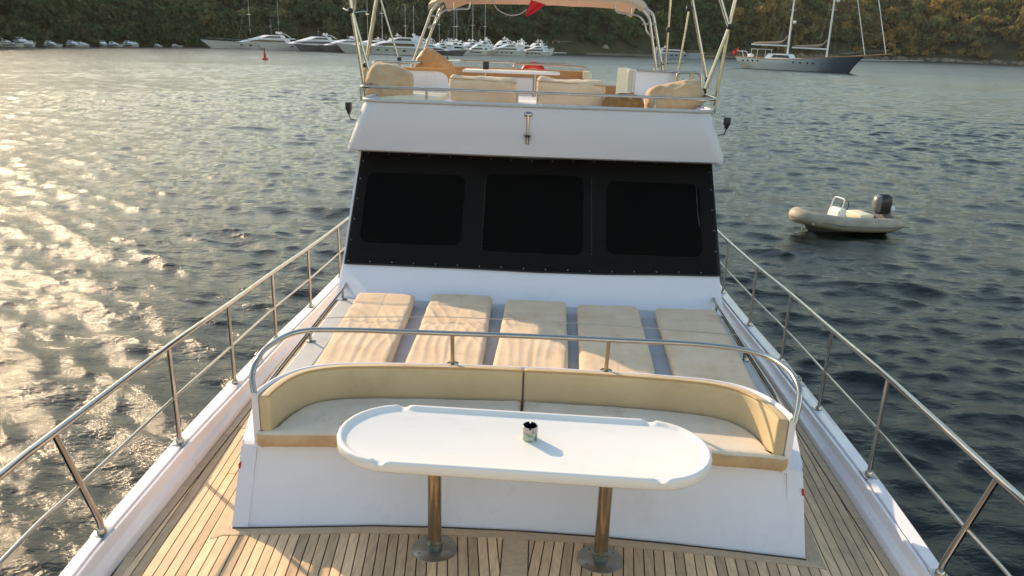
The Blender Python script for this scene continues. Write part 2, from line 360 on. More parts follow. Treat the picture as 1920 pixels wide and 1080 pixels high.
def leaf_mat(name, attr):
    m = bpy.data.materials.new(name); m.use_nodes = True; t = m.node_tree; N = t.nodes; L = t.links; bs = N["Principled BSDF"]
    bs.inputs["Roughness"].default_value = .8; bs.inputs["Specular IOR Level"].default_value = .15
    geo = N.new("ShaderNodeNewGeometry"); n1 = N.new("ShaderNodeTexNoise"); n1.inputs["Scale"].default_value = .7; n1.inputs["Detail"].default_value = 3
    L.new(geo.outputs["Position"], n1.inputs["Vector"])
    mr = N.new("ShaderNodeMapRange"); mr.inputs[1].default_value = .3; mr.inputs[2].default_value = .7; mr.inputs[3].default_value = .7; mr.inputs[4].default_value = 1.4
    L.new(n1.outputs[0], mr.inputs[0])
    hs = N.new("ShaderNodeHueSaturation"); L.new(mr.outputs[0], hs.inputs["Value"])
    if attr:
        at = N.new("ShaderNodeAttribute"); at.attribute_name = "tint"; L.new(at.outputs["Color"], hs.inputs["Color"])
    else:
        oi = N.new("ShaderNodeObjectInfo"); L.new(oi.outputs["Color"], hs.inputs["Color"])
    L.new(hs.outputs[0], bs.inputs["Base Color"])
    tr = N.new("ShaderNodeBsdfTranslucent"); L.new(hs.outputs[0], tr.inputs["Color"]); ms = N.new("ShaderNodeMixShader"); ms.inputs[0].default_value = .42
    L.new(bs.outputs[0], ms.inputs[1]); L.new(tr.outputs[0], ms.inputs[2]); L.new(ms.outputs[0], N["Material Output"].inputs[0])
    return m
leaf_o = leaf_mat("foliage_tree", False); leaf_a = leaf_mat("foliage_mass", True)
bark = mat("bark", (.09, .065, .045), .9)
def build_trees():
    rng = np.random.default_rng(3); T = []
    for az0, az1, n, dmax in ((-.86, .62, 1750, 95), (-.95, .72, 700, 260)):
        for i in range(n):
            az = rng.uniform(az0, az1)
            d = 2+dmax*rng.random()**1.35 if dmax < 100 else 90+170*rng.random()
            if dmax > 100 and d < 90: continue
            r = shore_r(az)+d
            # keep the marina quay and beach clear at the water's edge
            if -.33 < az < .14 and d < 4: continue
            s = rng.uniform(5.0, 9.0)*(1+.55*max(0, az-.1)/.4)*(1.0 if dmax < 100 else 1.5)
            if d < 8: s *= .55
            if az < -.3: d = d-1.2; r = shore_r(az)+d
            T.append((az, d, r, s, r*math.sin(az), r*math.cos(az)))
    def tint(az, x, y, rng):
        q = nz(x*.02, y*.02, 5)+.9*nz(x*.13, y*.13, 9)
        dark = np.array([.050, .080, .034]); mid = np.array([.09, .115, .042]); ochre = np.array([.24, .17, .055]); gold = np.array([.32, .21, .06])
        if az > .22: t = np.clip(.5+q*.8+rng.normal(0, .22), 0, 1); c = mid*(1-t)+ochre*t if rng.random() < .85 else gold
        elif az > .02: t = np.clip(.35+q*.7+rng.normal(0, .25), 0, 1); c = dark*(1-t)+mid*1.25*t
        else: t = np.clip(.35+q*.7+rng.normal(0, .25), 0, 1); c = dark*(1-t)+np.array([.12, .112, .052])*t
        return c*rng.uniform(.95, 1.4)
    for i in range(420):
        az = rng.uniform(-.86, -.30); d = rng.uniform(.2, 6); r = shore_r(az)+d; T.append((az, d, r, rng.uniform(2.2, 4.2), r*math.sin(az), r*math.cos(az)))
    vis = sorted([t for t in T if -.62 < t[0] < .57 and hill_h(t[0], t[1]) < 4.84+t[2]*(.035+.055*(t[0]+.6)/1.2)], key=lambda t: -t[3]/t[2])
    own = vis[:300]; ids = set(id(t) for t in own); rest = [t for t in T if id(t) not in ids]
    me_c = []
    for V, F in CROWNS:
        me = bpy.data.meshes.new("crown"); me.from_pydata(V.tolist(), [], F); me.materials.append(leaf_o); me_c.append(me)
    tm = MB().tube([(0, 0, -.25), (.02, .01, .2), (-.01, .03, .5), (.04, 0, .8)], [.06, .045, .03, .012], 6)
    tob = tm.build("trunk", bark); tme = tob.data; bpy.data.objects.remove(tob)
    for t in own:
        az, d, r, s, x, y = t
        c = tint(az, x, y, rng)
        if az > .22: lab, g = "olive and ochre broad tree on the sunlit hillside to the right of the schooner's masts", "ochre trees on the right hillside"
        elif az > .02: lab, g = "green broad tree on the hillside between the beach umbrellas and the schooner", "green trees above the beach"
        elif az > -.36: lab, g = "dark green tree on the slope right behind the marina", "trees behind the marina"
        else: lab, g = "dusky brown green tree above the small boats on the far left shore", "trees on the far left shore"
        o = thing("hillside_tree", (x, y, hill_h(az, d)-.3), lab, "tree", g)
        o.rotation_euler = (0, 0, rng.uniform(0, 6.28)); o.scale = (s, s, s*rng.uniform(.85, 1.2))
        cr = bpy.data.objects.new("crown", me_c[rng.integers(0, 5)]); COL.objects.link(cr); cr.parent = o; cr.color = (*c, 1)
        tk = bpy.data.objects.new("trunk", tme); COL.objects.link(tk); tk.parent = o
    VV = []; CC = []; n0 = 0
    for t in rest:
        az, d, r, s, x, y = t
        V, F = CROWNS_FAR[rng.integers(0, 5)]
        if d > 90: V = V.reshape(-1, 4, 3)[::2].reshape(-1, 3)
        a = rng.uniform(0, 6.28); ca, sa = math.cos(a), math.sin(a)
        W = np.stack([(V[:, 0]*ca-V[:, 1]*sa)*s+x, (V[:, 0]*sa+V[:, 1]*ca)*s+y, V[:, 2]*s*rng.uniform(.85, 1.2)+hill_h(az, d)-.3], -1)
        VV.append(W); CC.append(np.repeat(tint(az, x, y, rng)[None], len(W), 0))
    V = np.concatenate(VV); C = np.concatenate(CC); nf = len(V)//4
    me = bpy.data.meshes.new("forest"); me.vertices.add(len(V)); me.vertices.foreach_set("co", V.astype(np.float32).ravel())
    me.loops.add(nf*4); me.loops.foreach_set("vertex_index", np.arange(nf*4, dtype=np.int32)); me.polygons.add(nf)
    me.polygons.foreach_set("loop_start", np.arange(0, nf*4, 4, dtype=np.int32)); me.update(calc_edges=True)
    at = me.attributes.new("tint", 'FLOAT_COLOR', 'POINT'); at.data.foreach_set("color", np.concatenate([C, np.ones((len(C), 1))], 1).astype(np.float32).ravel())
    me.materials.append(leaf_a); o = bpy.data.objects.new("forest", me); COL.objects.link(o); tag(o, kind="stuff")
build_trees()

# ------------------------------------------------------------------ yacht: hull, deck, bulwarks
yacht = thing("motor_yacht", (0, 9, 0), "white motor yacht with teak foredeck and black covered windscreen, filling the middle of the photo", "yacht")
OUT = [(-3.4, .02), (-3.0, .35), (-2.2, .85), (-1.0, 1.35), (.5, 1.76), (2, 2.06), (3.2, 2.25), (3.4, 2.28), (4.5, 2.39), (5.8, 2.53), (7.14, 2.63), (8.4, 2.645), (9.8, 2.67), (14, 2.68), (20, 2.5)]
EDG = [(-3.4, .0), (-3.0, .2), (-2.2, .66), (-1.0, 1.16), (.5, 1.6), (2, 1.93), (3.2, 2.11), (3.4, 2.125), (4.2, 2.19), (5.0, 2.25), (5.8, 2.31), (7.1, 2.40), (8.4, 2.42), (9.8, 2.44), (14, 2.45), (20, 2.3)]
CAP = [(-3.4, 2.95), (0, 2.57), (2, 2.40), (3.4, 2.248), (4.5, 2.153), (5.8, 1.985), (7.14, 1.846), (8.37, 1.767), (9.8, 1.69), (14, 1.55), (20, 1.42)]
def dz(y): return 2.0-.09*(y-4.485) if y < 8 else 1.684-.035*(y-8)
def ox(y): return interp(OUT, y)
def ex(y): return interp(EDG, y)
def cz(y): return interp(CAP, y)
YS = [-3.4, -3.0, -2.2, -1.0, 0, 1, 2, 2.6, 3.2, 3.8, 4.4, 5, 5.6, 6.4, 7.14, 8, 8.4, 9.2, 10, 12, 14, 17, 20]
PROF = [(0, -.05, 0), (0.0, .22, 0), (.03, .34, 0), (.24, .52, 0), (.27, .60, 0), (.285, .88, 0), (.31, .98, 0), (.40, 1.0, 0), (.43, .92, 0), (.44, .62, 0), (.50, .62, 0), (.51, .95, 0), (.53, 1.0, 0), (.95, 1.02, 0), (.99, .97, 0), (1.0, .82, 0)]
for s in (-1, 1):
    secs = []
    for y in YS:
        e, o, d, c = ex(y), ox(y), dz(y), cz(y)
        sec = [(s*(e+(o-e)*t), y, d+(c-d)*h) for t, h, _ in PROF]
        sec += [(s*(o+.015), y, c-.10), (s*(o+.015), y, c-.16), (s*(o-.01), y, c-.20), (s*(o-.06), y, c-.7), (s*(o*(.94 if y > 0 else .9)-.1*(1 if o > .3 else 0)), y, .15), (s*max(0, o*.82-.1), y, -.7)]
        secs.append(sec)
    mb = MB(); mb.loft(secs, closed_sec=False, caps=False)
    mb.build("hull_side", gel, yacht, 35)
mb = MB(); mb.add([(-2.4, 20, -.7), (2.4, 20, -.7), (2.5, 20, 1.4), (-2.5, 20, 1.4)], [(0, 1, 2, 3)]); mb.build("transom", gel, yacht)
# dark caulked base sheet, then every plank as a piece of its own
deck = MB()
deck.loft([[(-ex(y)-.01, y, dz(y)-.006), (ex(y)+.01, y, dz(y)-.006), (ex(y)+.01, y, dz(y)-.06), (-ex(y)-.01, y, dz(y)-.06)] for y in YS[1:]])
deck_o = deck.build("deck", caulk, yacht, 20)
def clip(poly, a, b, c):
    """keep a*x+b*y<=c"""
    out = []
    for i in range(len(poly)):
        p, q = poly[i], poly[(i+1) % len(poly)]
        dp, dq = a*p[0]+b*p[1]-c, a*q[0]+b*q[1]-c
        if dp <= 0: out.append(p)
        if dp*dq < 0:
            t = dp/(dp-dq); out.append((p[0]+(q[0]-p[0])*t, p[1]+(q[1]-p[1])*t))
    return out
def plank(poly, top=.0, m=teak, parent=None):
    if len(poly) < 3: return
    ar = sum(poly[i][0]*poly[(i+1) % len(poly)][1]-poly[(i+1) % len(poly)][0]*poly[i][1] for i in range(len(poly)))/2
    if abs(ar) < .002: return
    if ar < 0: poly = poly[::-1]
    # tiny chamfer ring so each plank edge catches light
    cx = sum(p[0] for p in poly)/len(poly); cy = sum(p[1] for p in poly)/len(poly)
    mb = MB(); mb.prism(poly, lambda p: dz(p[1])-.012+top, lambda p: dz(p[1])+.0015*nz(cx*9, cy*3)+top)
    mb.build("plank", m, parent or deck_o, 0, recalc=False)
SL = .112; PW = .0575; GAP = .0068; MG = .055
def hull_clip(poly, s, inset):
    for i in range(len(EDG)-1):
        y0, x0 = EDG[i]; y1, x1 = EDG[i+1]
        if y1 < -2 or y0 > 17: continue
        a = 1; b = -(x1-x0)/(y1-y0); c = x0+b*y0-inset
        if EDG[i+1][0] > 14: continue
        poly = clip(poly, s*a, b, c)
        if len(poly) < 3: return poly
    return poly
rp = random.Random(4)
for s in (-1, 1):
    for k in range(-44, 38):
        u0 = .075+k*PW; u1 = u0+PW-GAP
        butt = rp.uniform(4.35, 5.2)
        for (ya, yb, xmin) in ((-1.5, butt, .079), (butt+.006, 11.5, 1.55)):
            pol = [(s*(u0+SL*(ya-3.4)), ya), (s*(u1+SL*(ya-3.4)), ya), (s*(u1+SL*(yb-3.4)), yb), (s*(u0+SL*(yb-3.4)), yb)]
            pol = clip(pol, -s, 0, -xmin)
            if len(pol) >= 3: pol = hull_clip(pol, s, MG+GAP)
            if len(pol) >= 3 and ya < 4: pol = clip(pol, 0, -1, 1.0 if False else 1.5)
            plank(pol)
    # covering board along the bulwark
    ys = [-1.5, .5, 2, 3.4, 4.2, 5.0, 5.8, 7.1, 8.4, 9.8, 11.5]
    for i in range(0, len(ys)-1):
        ya, yb = ys[i]+.002, ys[i+1]-.002
        plank([(s*(ex(ya)-MG), ya), (s*(ex(ya)-.004), ya), (s*(ex(yb)-.004), yb), (s*(ex(yb)-MG), yb)], 0, teakw)
plank([(-.072, -1.5), (.072, -1.5), (.072, 4.3), (-.072, 4.3)], 0, teakw)

# ------------------------------------------------------------------ bench moulding on the foredeck
BF = [(-1.662, 3.729), (-1.574, 3.737), (-1.2, 3.785), (-.854, 3.829), (-.45, 3.848), (0, 3.852), (.45, 3.835), (.9, 3.797), (1.25, 3.755), (1.594, 3.71), (1.662, 3.70)]
bench = MB()
low = [(x, y, dz(y)-.02) for x, y in BF]
topz = 2.472
def bft(x): return 4.00+.10*(1-(abs(x)/1.6)**2)
tp = [(x*1.006, bft(x), topz) for x, y in BF]
rnd = [(x*1.006, bft(x)+.03, topz+.012) for x, y in BF]
bk = [(x*1.0, 4.75, topz+.012) for x, y in BF]
mid = [((a[0]+b[0])/2, (a[1]+b[1])/2-.004, (a[2]+b[2])/2) for a, b in zip(low, tp)]
nr_ = [(a[0], a[1]-.004, a[2]-.03) for a in tp]
bench.loft([low, mid, nr_, tp, rnd, bk], closed_sec=False, caps=False)
bench_o = bench.build("bench_base", gel, yacht, 50)
# side cheeks: from the front corner back to the coachroof
for s in (-1, 1):
    b = MB(); x0 = s*1.664
    P = [(x0, 3.715, dz(3.715)-.02), (s*1.675, 4.0, topz-.01), (s*1.69, 4.03, topz+.01), (s*1.84, 4.72, topz+.012), (s*1.845, 4.72, dz(4.72)-.02)]
    Q = [(s*(abs(p[0])-.075), p[1]+.003, p[2]+(.004 if i in (1, 2, 3) else 0)) for i, p in enumerate(P)]
    b.add(P+Q, [(0, 1, 2, 3, 4), (9, 8, 7, 6, 5), (0, 5, 6, 1), (1, 6, 7, 2), (2, 7, 8, 3)])
    # proud corner facet down the front edge
    b.loft([[(s*1.575, 3.727, dz(3.73)-.01), (s*1.666, 3.712, dz(3.73)-.01), (s*1.666, 3.76, dz(3.73)-.01), (s*1.575, 3.77, dz(3.73)-.01)],
            [(s*1.588, 3.994, topz-.005), (s*1.679, 3.984, topz-.005), (s*1.679, 4.06, topz-.005), (s*1.588, 4.06, topz-.005)]])
    b.build("bench_cheek", gel, yacht, 30)
    r_ = MB().box((s*1.671, 3.93, 2.36), (.012, .04, .06), bev=.004); r_.build("reflector", red, yacht)
    # timber margin beside the base
    plank([(s*1.672, 3.66), (s*1.745, 3.60), (s*1.90, 4.8), (s*1.845, 4.8)], .003, teakw)
for i, (lo, hi) in enumerate(((0, 5), (5, 10))):
    seg = BF[lo:hi+1]
    inn = [(x, y-.008) for x, y in seg]; out_ = [(x*1.045, y-.085) for x, y in seg]
    for a in range(len(seg)-1) if False else [0]:
        plank(inn+out_[::-1], .003, teakw)
MB().tube([(x, y-.006, dz(y)+.004) for x, y in BF], .006, 5).build('caulk_line', caulk, bench_o, 40)
# curved shell that carries the backrest
PATH = [(-1.487, 3.985), (-1.478, 4.10), (-1.445, 4.25), (-1.375, 4.375), (-1.26, 4.452), (-1.08, 4.50), (-.6, 4.548), (0, 4.565), (.6, 4.548), (1.08, 4.50), (1.26, 4.452), (1.375, 4.375), (1.445, 4.25), (1.478, 4.10), (1.487, 3.985)]
PS = smooth_path([(x, y, 0) for x, y in PATH], 5)
def pnorm(i):
    t = (PS[min(i+1, len(PS)-1)]-PS[max(i-1, 0)]).normalized(); return Vector((-t.y, t.x, 0))   # outward (aft)
def backz(y): return 2.822-.093*(y-3.95)
secs = []
for i, p in enumerate(PS):
    n = pnorm(i); z = backz(p.y)
    o0, o1 = .070, .108
    secs.append([(p+n*o0)[:2]+(topz-.02,), (p+n*o0)[:2]+(z-.008,), (p+n*(o0+.012))[:2]+(z+.004,), (p+n*(o1-.015))[:2]+(z+.004,), (p+n*o1)[:2]+(z-.014,), (p+n*(o1+.004))[:2]+(topz-.02,)])
sh = MB(); sh.loft(secs); sh.build("backrest_shell", gel, yacht, 35)
# stainless rail over the backrest
def shell_mid(x):
    i = min(range(len(PS)), key=lambda k: abs(PS[k].x-x)); q = PS[i]+pnorm(i)*.11; return q
RZ = lambda y: backz(y)+.222
rail = [(-1.575, 3.99, 2.82), (-1.60, 4.04, 2.90), (-1.595, 4.12, 2.97), (-1.575, 4.28, 3.0), (-1.47, 4.5, 3.01), (-1.2, 4.585, 3.005), (-.5, 4.63, 2.995), (0, 4.64, 2.995), (.55, 4.63, 2.998), (1.15, 4.585, 3.01), (1.46, 4.45, 3.025), (1.575, 4.23, 3.025), (1.60, 4.06, 2.99), (1.595, 4.0, 2.92), (1.57, 3.95, 2.81)]
ro = MB().tube(smooth_path(rail, 6), .0175, 12).build("bench_rail", steel, yacht, 60)
for x in (-.478, .55):
    q = shell_mid(x)
    b = MB().tube([(x, 4.632, 2.99), (x, q.y, backz(q.y)+.002)], .014, 12); b.lathe([(.0, .0), (.042, .0), (.042, .006), (.016, .014)], (x, q.y, backz(q.y)+.004), 16)
    b.build("post", brass, ro, 50)

# ------------------------------------------------------------------ coachroof, deckhouse, windscreen cover, flybridge brow
cr = MB()
for y in (0,): pass
cr.loft([[(-1.87, y, dz(y)-.05), (-1.86, y, 2.36), (-1.82, y, 2.398), (1.82, y, 2.398), (1.86, y, 2.36), (1.87, y, dz(y)-.05)] for y in (4.62, 5.2, 6, 7.4)])
cr.build("coachroof", gelg, yacht, 40)
dh = MB()
prof = [(6.93, 2.385), (6.97, 2.405), (7.24, 2.635), (7.285, 2.68), (8.15, 3.77), (8.2, 3.80), (17, 3.80), (17, 1.2), (6.93, 1.6)]
XW = lambda z: 1.86-(z-2.4)*.012
inset = [(0.0, 0)]
secs = []
for t in (-1, -.985, .985, 1):
    k = 0 if abs(t) < 1 else .02
    secs.append([(t*(XW(z)+.035), y+(k if y < 8.1 else 0), z) for y, z in prof])
dh.loft(secs); dh_o = dh.build("deckhouse", gel, yacht, 30)
# windscreen panes set just proud of the face, with dark rubber frames
def face(x, y, z, off):      # outward offset from the sloping face
    n = Vector((0, -1.02, .81)).normalized(); return Vector((x, y, z))+n*off
def facept(x, t, off=0.0):   # t: 0 bottom of cover (z 2.66), 1 top (z 3.67)
    return face(x, 7.27+.802*t, 2.66+1.01*t, off)
for xa, xb, t0, t1 in ((-1.74, -.72, .185, .80), (-.50, .52, .15, .83), (.77, 1.72, .17, .80)):
    r_ = .07; cs = []
    for (cx_, ct_, a0) in ((xa+r_, t0+r_, 180), (xb-r_, t0+r_, 270), (xb-r_, t1-r_, 0), (xa+r_, t1-r_, 90)):
        for k in range(5):
            a = rad(a0+k*22.5); cs.append((cx_+r_*math.cos(a), ct_+r_*math.sin(a)))
    b = MB(); b.loft([[facept(x, t, .0) for x, t in cs], [facept(x, t, .006) for x, t in cs]])
    wo_ = b.build("window", glassd, dh_o, 30)
    fr = MB().tube([facept(x, t, .004) for x, t in cs], .007, 6, closed=True); fr.build("window_frame", glassd, wo_, 40)
for x, t in ((1.69, .72),):   # wiper resting on the starboard pane
    MB().tube([facept(x, .8, .014), facept(x+.005, .55, .014), facept(x+.02, .42, .014)], .008, 6).build("wiper", black, dh_o)
# black mesh cover fastened over the windscreen: a cloth of its own
TOPE = [(-1.84, 1.0), (-1.377, .995), (-.75, .99), (-.295, .982), (-.011, .975), (.552, .995), (1.115, 1.002), (1.86, 1.012)]
BOTE = [(-1.86, -.01), (-1.035, -.01), (-.498, -.012), (.038, -.018), (.73, -.013), (1.367, .004), (1.895, .012)]
def cover_pt(u, v):
    xt = -1.84+3.70*u; xb = -1.86+3.755*u; x = xb+(xt-xb)*v
    t = interp(BOTE, x)*(1-v)+interp(TOPE, x)*v
    edge = min(1, 6*min(u, 1-u))*min(1, 5*min(v, 1-v))
    wr = .010*nz(x*1.2, t*9, 2)*(1.6 if v < .2 else .6)+.006*nz(x*6+v*5, t*14, 7)+.006*math.sin(60*v+4*x+3*nz(x, v*3))*max(0, 1-abs(v-.08)/.1)
    return facept(x, t, .016+.012*edge+wr*(.25+.75*edge))
cvr = thing("windscreen_cover", (0, 7.4, 2.7), "black mesh cover snapped over the sloping wheelhouse windscreen", "cover")
NU, NV = 96, 44
b = MB(); vs = [cover_pt(i/NU, j/NV) for j in range(NV+1) for i in range(NU+1)]
b.add(vs, [(j*(NU+1)+i, j*(NU+1)+i+1, (j+1)*(NU+1)+i+1, (j+1)*(NU+1)+i) for j in range(NV) for i in range(NU)])
b.build("cloth", mesh_black, cvr, 80)
hem = MB()
hem.tube([cover_pt(i/60, 0)+Vector((0, 0, 0)) for i in range(61)]+[cover_pt(1, j/20) for j in range(1, 21)]+[cover_pt(1-i/60, 1) for i in range(1, 61)]+[cover_pt(0, 1-j/20) for j in range(1, 20)], .009, 6, closed=True)
hem.build("hem", black, cvr, 80)
snaps = [(k/17+.008, .022) for k in range(17)]+[(k/17+.02, .975) for k in range(17)]+[(.008, v) for v in (.2, .38, .56, .74, .9)]+[(.992, v) for v in (.2, .38, .56, .74, .9)]
snap_me = None
for u, v in snaps:
    p = cover_pt(u, v); n = Vector((0, -1.02, .81)).normalized()
    q = MB().sphere(tuple(p+n*.004), (.0085, .0085, .0085), 8, 5); q.build("snap", snapm, cvr, 60)
for x in (-.50, .605):   # studded seams down the middle panel
    q = MB()
    for k in range(22):
        t = .16+k*.031; u = (x+1.85)/3.72
        q.sphere(tuple(cover_pt(u, t)+Vector((0, -.004, .003))), .005, 6, 4)
    q.build("stud_row", snapm, cvr, 60)

# flybridge floor slab and brow
fl = MB(); fl.prism([(-1.93, 7.86), (1.93, 7.86), (1.93, 17.2), (-1.93, 17.2)], 3.70, 3.79); fl.build("flybridge_floor", gel, yacht, 20)
def brow_path(wx, yf, rc):
    pts = [(-wx, 17.2)]
    for k in range(9):
        a = rad(180+k*90/8); pts.append((-wx+rc+rc*math.cos(a), yf+rc+rc*math.sin(a)))
    for k in range(1, 12):
        x = (-1+2*k/12)*(wx-rc); pts.append((x, yf-.035*(1-(x/(wx-rc))**2)))
    for k in range(9):
        a = rad(270+k*90/8); pts.append((wx-rc+rc*math.cos(a), yf+rc+rc*math.sin(a)))
    pts.append((wx, 17.2)); return pts
def brow_z(x, t): return 3.735+.47*t
lv = [(1.935, 7.86, .12, 3.70), (1.955, 7.80, .13, 3.722), (1.95, 7.795, .13, 3.75), (1.87, 7.80, .15, 3.96), (1.79, 7.815, .18, 4.18), (1.78, 7.825, .18, 4.215), (1.74, 7.87, .16, 4.22), (1.72, 7.89, .15, 4.20), (1.72, 7.89, .15, 3.79)]
b = MB(); b.loft([[(x, y, z) for x, y in brow_path(wx, yf, rc)] for wx, yf, rc, z in lv], closed_sec=False, caps=False)
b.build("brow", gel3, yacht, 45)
rp_ = brow_path(1.785, 7.82, .18)
MB().tube([(x, y, 4.222) for x, y in rp_], .019, 8).build("brow_rim", gelg, yacht, 60)
# horn on the brow
hn = MB(); hn.lathe([(.0, -.014), (.046, -.014), (.05, 0), (.046, .016), (.03, .03), (.0, .03)], (-.078, 7.80, 4.135), 20)
hn.tube([(-.078, 7.775, 4.12), (-.078, 7.765, 4.03), (-.077, 7.76, 3.93)], [.015, .013, .012], 12)
hn.lathe([(.018, 0), (.02, .04), (.03, .075), (.047, .095), (.043, .097), (.022, .07)][::-1], (-.077, 7.755, 3.845), 20)
hn.box((-.078, 7.785, 3.99), (.03, .03, .03), bev=.006); hn.build("horn", steel, yacht, 50)
for x, z in ((-1.955, 4.12), (1.965, 4.10)):
    b = MB(); b.box((x, 8.02, z+.02), (.065, .06, .08), bev=.01); b.box((x, 7.99, z+.02), (.055, .012, .068), bev=.004)
    b.lathe([(.028, 0), (.024, -.02), (.010, -.045)], (x, 8.02, z-.02), 12); b.tube([(x, 8.02, z-.07), (x*.995, 8.05, z-.12), (x*.97, 8.08, z-.13)], .006, 6)
    b.build("floodlight", black, yacht, 40)

# ------------------------------------------------------------------ guard rails on the bulwarks
ST = [(-2.23, 3.383), (-2.331, 4.513), (-2.467, 5.801), (-2.57, 7.139), (-2.579, 8.373), (-2.60, 9.8), (-2.61, 11.2), (-2.61, 12.6), (-2.6, 14), (-2.58, 15.6), (-2.53, 17.2)]
TOPS = [(-.35, -2.75, 3.62), (-1.15, -1.3, 3.46), (-1.66, .3, 3.30), (-2.02, 1.8, 3.13), (-2.2, 2.78, 3.01), (-2.262, 3.2, 2.955)]
for s in (-1, 1):
    tops = [(-s*x, y, z) for x, y, z in TOPS]+[(-s*x, y, cz(y)+.715) for x, y in ST[1:]]
    tp_ = smooth_path(tops, 5)
    g = MB().tube(tp_, .0195, 10).build("guard_rail", steel, yacht, 60)
    lows = [(-.35, -2.75, 3.28), (-1.15, -1.3, 3.09), (-1.66, .3, 2.93), (-2.02, 1.8, 2.76), (-2.19, 2.78, 2.66), (-2.245, 3.29, 2.60)]
    lo_ = [(-s*x, y, z) for x, y, z in lows]+[(-s*x, y, cz(y)+.345) for x, y in ST[1:]]
    MB().tube(smooth_path(lo_, 5), .0105, 8).build("lower_rail", steel, g, 60)
    sts = [((-s*x, y, cz(y)), (-s*x, y, cz(y)+.715)) for x, y in ST[1:]]
    sts = [((-s*-2.225, 3.383, cz(3.383)), (-s*-2.262, 3.2, 2.955)), ((-s*-1.95, 1.75, cz(1.75)), (-s*-2.0, 1.72, 3.13)), ((-s*-1.55, .2, cz(.2)), (-s*-1.64, .2, 3.3))]+sts
    for a, t in sts:
        A, B = Vector(a), Vector(t)
        b = MB()
        if a[1] < 3.5: b.tube(bend([A, A+Vector((0, .0, .07)), B], .06, 4), .0165, 10)
        else: b.tube([A, B], .015, 10)
        b.box((a[0], a[1], a[2]+.004), (.085, .105, .010), bev=.004); b.lathe([(.026, 0), (.026, .02), (.018, .032)], (a[0], a[1], a[2]+.006), 12)
        b.build("stanchion", steel, g, 50)
    MB().tube([(s*(ex(y)+(ox(y)-ex(y))*.47), y, dz(y)+(cz(y)-dz(y))*.66) for y in YS[2:]], .010, 5).build('gutter_line', grey_h, yacht, 60)
    # small ring fitting on the cap
    b = MB(); y = 6.45; x = s*(ox(y)-.06); b.box((x, y, cz(y)+.006), (.07, .14, .012), bev=.004)
    b.tube([(x, y-.03, cz(y)+.01), (x, y-.03, cz(y)+.07), (x, y+.03, cz(y)+.07), (x, y+.03, cz(y)+.01)], .008, 8)
    b.build("fairlead", steel, yacht, 50)
    # low handrail along the coachroof edge
    hp = bend([(s*1.80, 4.75, 2.49), (s*1.80, 5.0, 2.50), (s*1.80, 6.95, 2.50), (s*1.83, 7.25, 2.50)], .08)
    h = MB().tube(hp, .013, 8).build("handrail", steel, yacht, 60)
    for y in (5.82, 6.9):
        b = MB().tube([(s*1.80, y, 2.40), (s*1.80, y, 2.5)], .011, 8); b.lathe([(.04, 0), (.04, .005), (.014, .012)], (s*1.80, y, 2.398), 14); b.build("post", steel, h, 50)
    # dark rubber channel between coachroof and side deck
    MB().tube([(s*1.885, y, 2.372) for y in (4.75, 5.5, 6.3, 7.2)], .014, 6).build("rubber_strip", black, yacht, 60)

# ------------------------------------------------------------------ flybridge fittings that are built in
fr = MB().tube(bend([(-1.82, 12, 4.345), (-1.82, 8.3, 4.343), (-1.82, 7.96, 4.343), (0, 7.93, 4.343), (1.83, 7.96, 4.335), (1.83, 8.3, 4.338), (1.83, 12, 4.345)], .1), .0145, 10).build("flybridge_rail", steel, yacht, 60)
for x, y in ((-1.81, 7.97), (-1.13, 7.95), (-.2, 7.93), (.01, 7.93), (1.20, 7.95), (1.82, 7.97), (-1.82, 9.5), (1.83, 9.5), (-1.82, 11), (1.83, 11)):
    MB().tube([(x, y, 4.2), (x, y, 4.34)], .013, 8).build("post", steel, fr, 60)
# port settee end, ledge, helm console, aft settee base
def rounded_panel(x0, x1, z0, z1, y0, y1, r, right_only=True):
    pts = [(x0, z0), (x1, z0)]
    for k in range(7): a = rad(k*15); pts.append((x1-r+r*math.cos(a), z1-r+r*math.sin(a)))
    pts += [(x0, z1)]
    return [[(x, y0, z) for x, z in pts], [(x, y1, z) for x, z in pts]]
b = MB(); b.loft(rounded_panel(-1.69, -1.10, 3.79, 4.455, 9.55, 9.62, .13)); b.box((-1.4, 10.3, 4.02), (.55, 1.3, .46), bev=.02)
b.build("port_settee", gel, yacht, 30)
b = MB(); b.loft(rounded_panel(-1.66, -1.09, 4.456, 4.49, 9.54, 9.66, .015)); b.build("settee_trim", orange_c, yacht, 40)
MB().box((-1.45, 8.95, 4.02), (.8, .9, .42), bev=.03).build("sunbed_base", cream, yacht, 30)
MB().box((.25, 9.2, 4.0), (2.9, 1.2, .36), bev=.03).build("sunbed_base", gel, yacht, 30)
c = MB(); c.box((1.42, 9.55, 4.17), (.50, .05, .76), bev=.012); c.box((1.37, 9.85, 4.165), (.62, .55, .75), bev=.02)
con = c.build("helm_console", gel, yacht, 30)
MB().add([(1.15, 9.58, 4.55), (1.08, 9.50, 4.55), (.99, 9.9, 4.56), (1.12, 10.1, 4.56), (1.15, 9.58, 3.8), (1.08, 9.5, 3.8), (.97, 9.9, 3.8), (1.12, 10.1, 3.8)], [(0, 1, 2, 3), (0, 4, 5, 1), (1, 5, 6, 2), (2, 6, 7, 3), (3, 7, 4, 0), (4, 7, 6, 5)]).build("console_side", cream, con, 20)
MB().tube(bend([(1.17, 9.5, 4.55), (1.67, 9.5, 4.545), (1.67, 9.5, 3.9)], .02), .012, 8).build("console_trim", steel, con, 60)
a = MB(); a.box((-.35, 12.35, 4.05), (2.15, .55, .5), bev=.03); a.build("aft_settee", gel, yacht, 30)
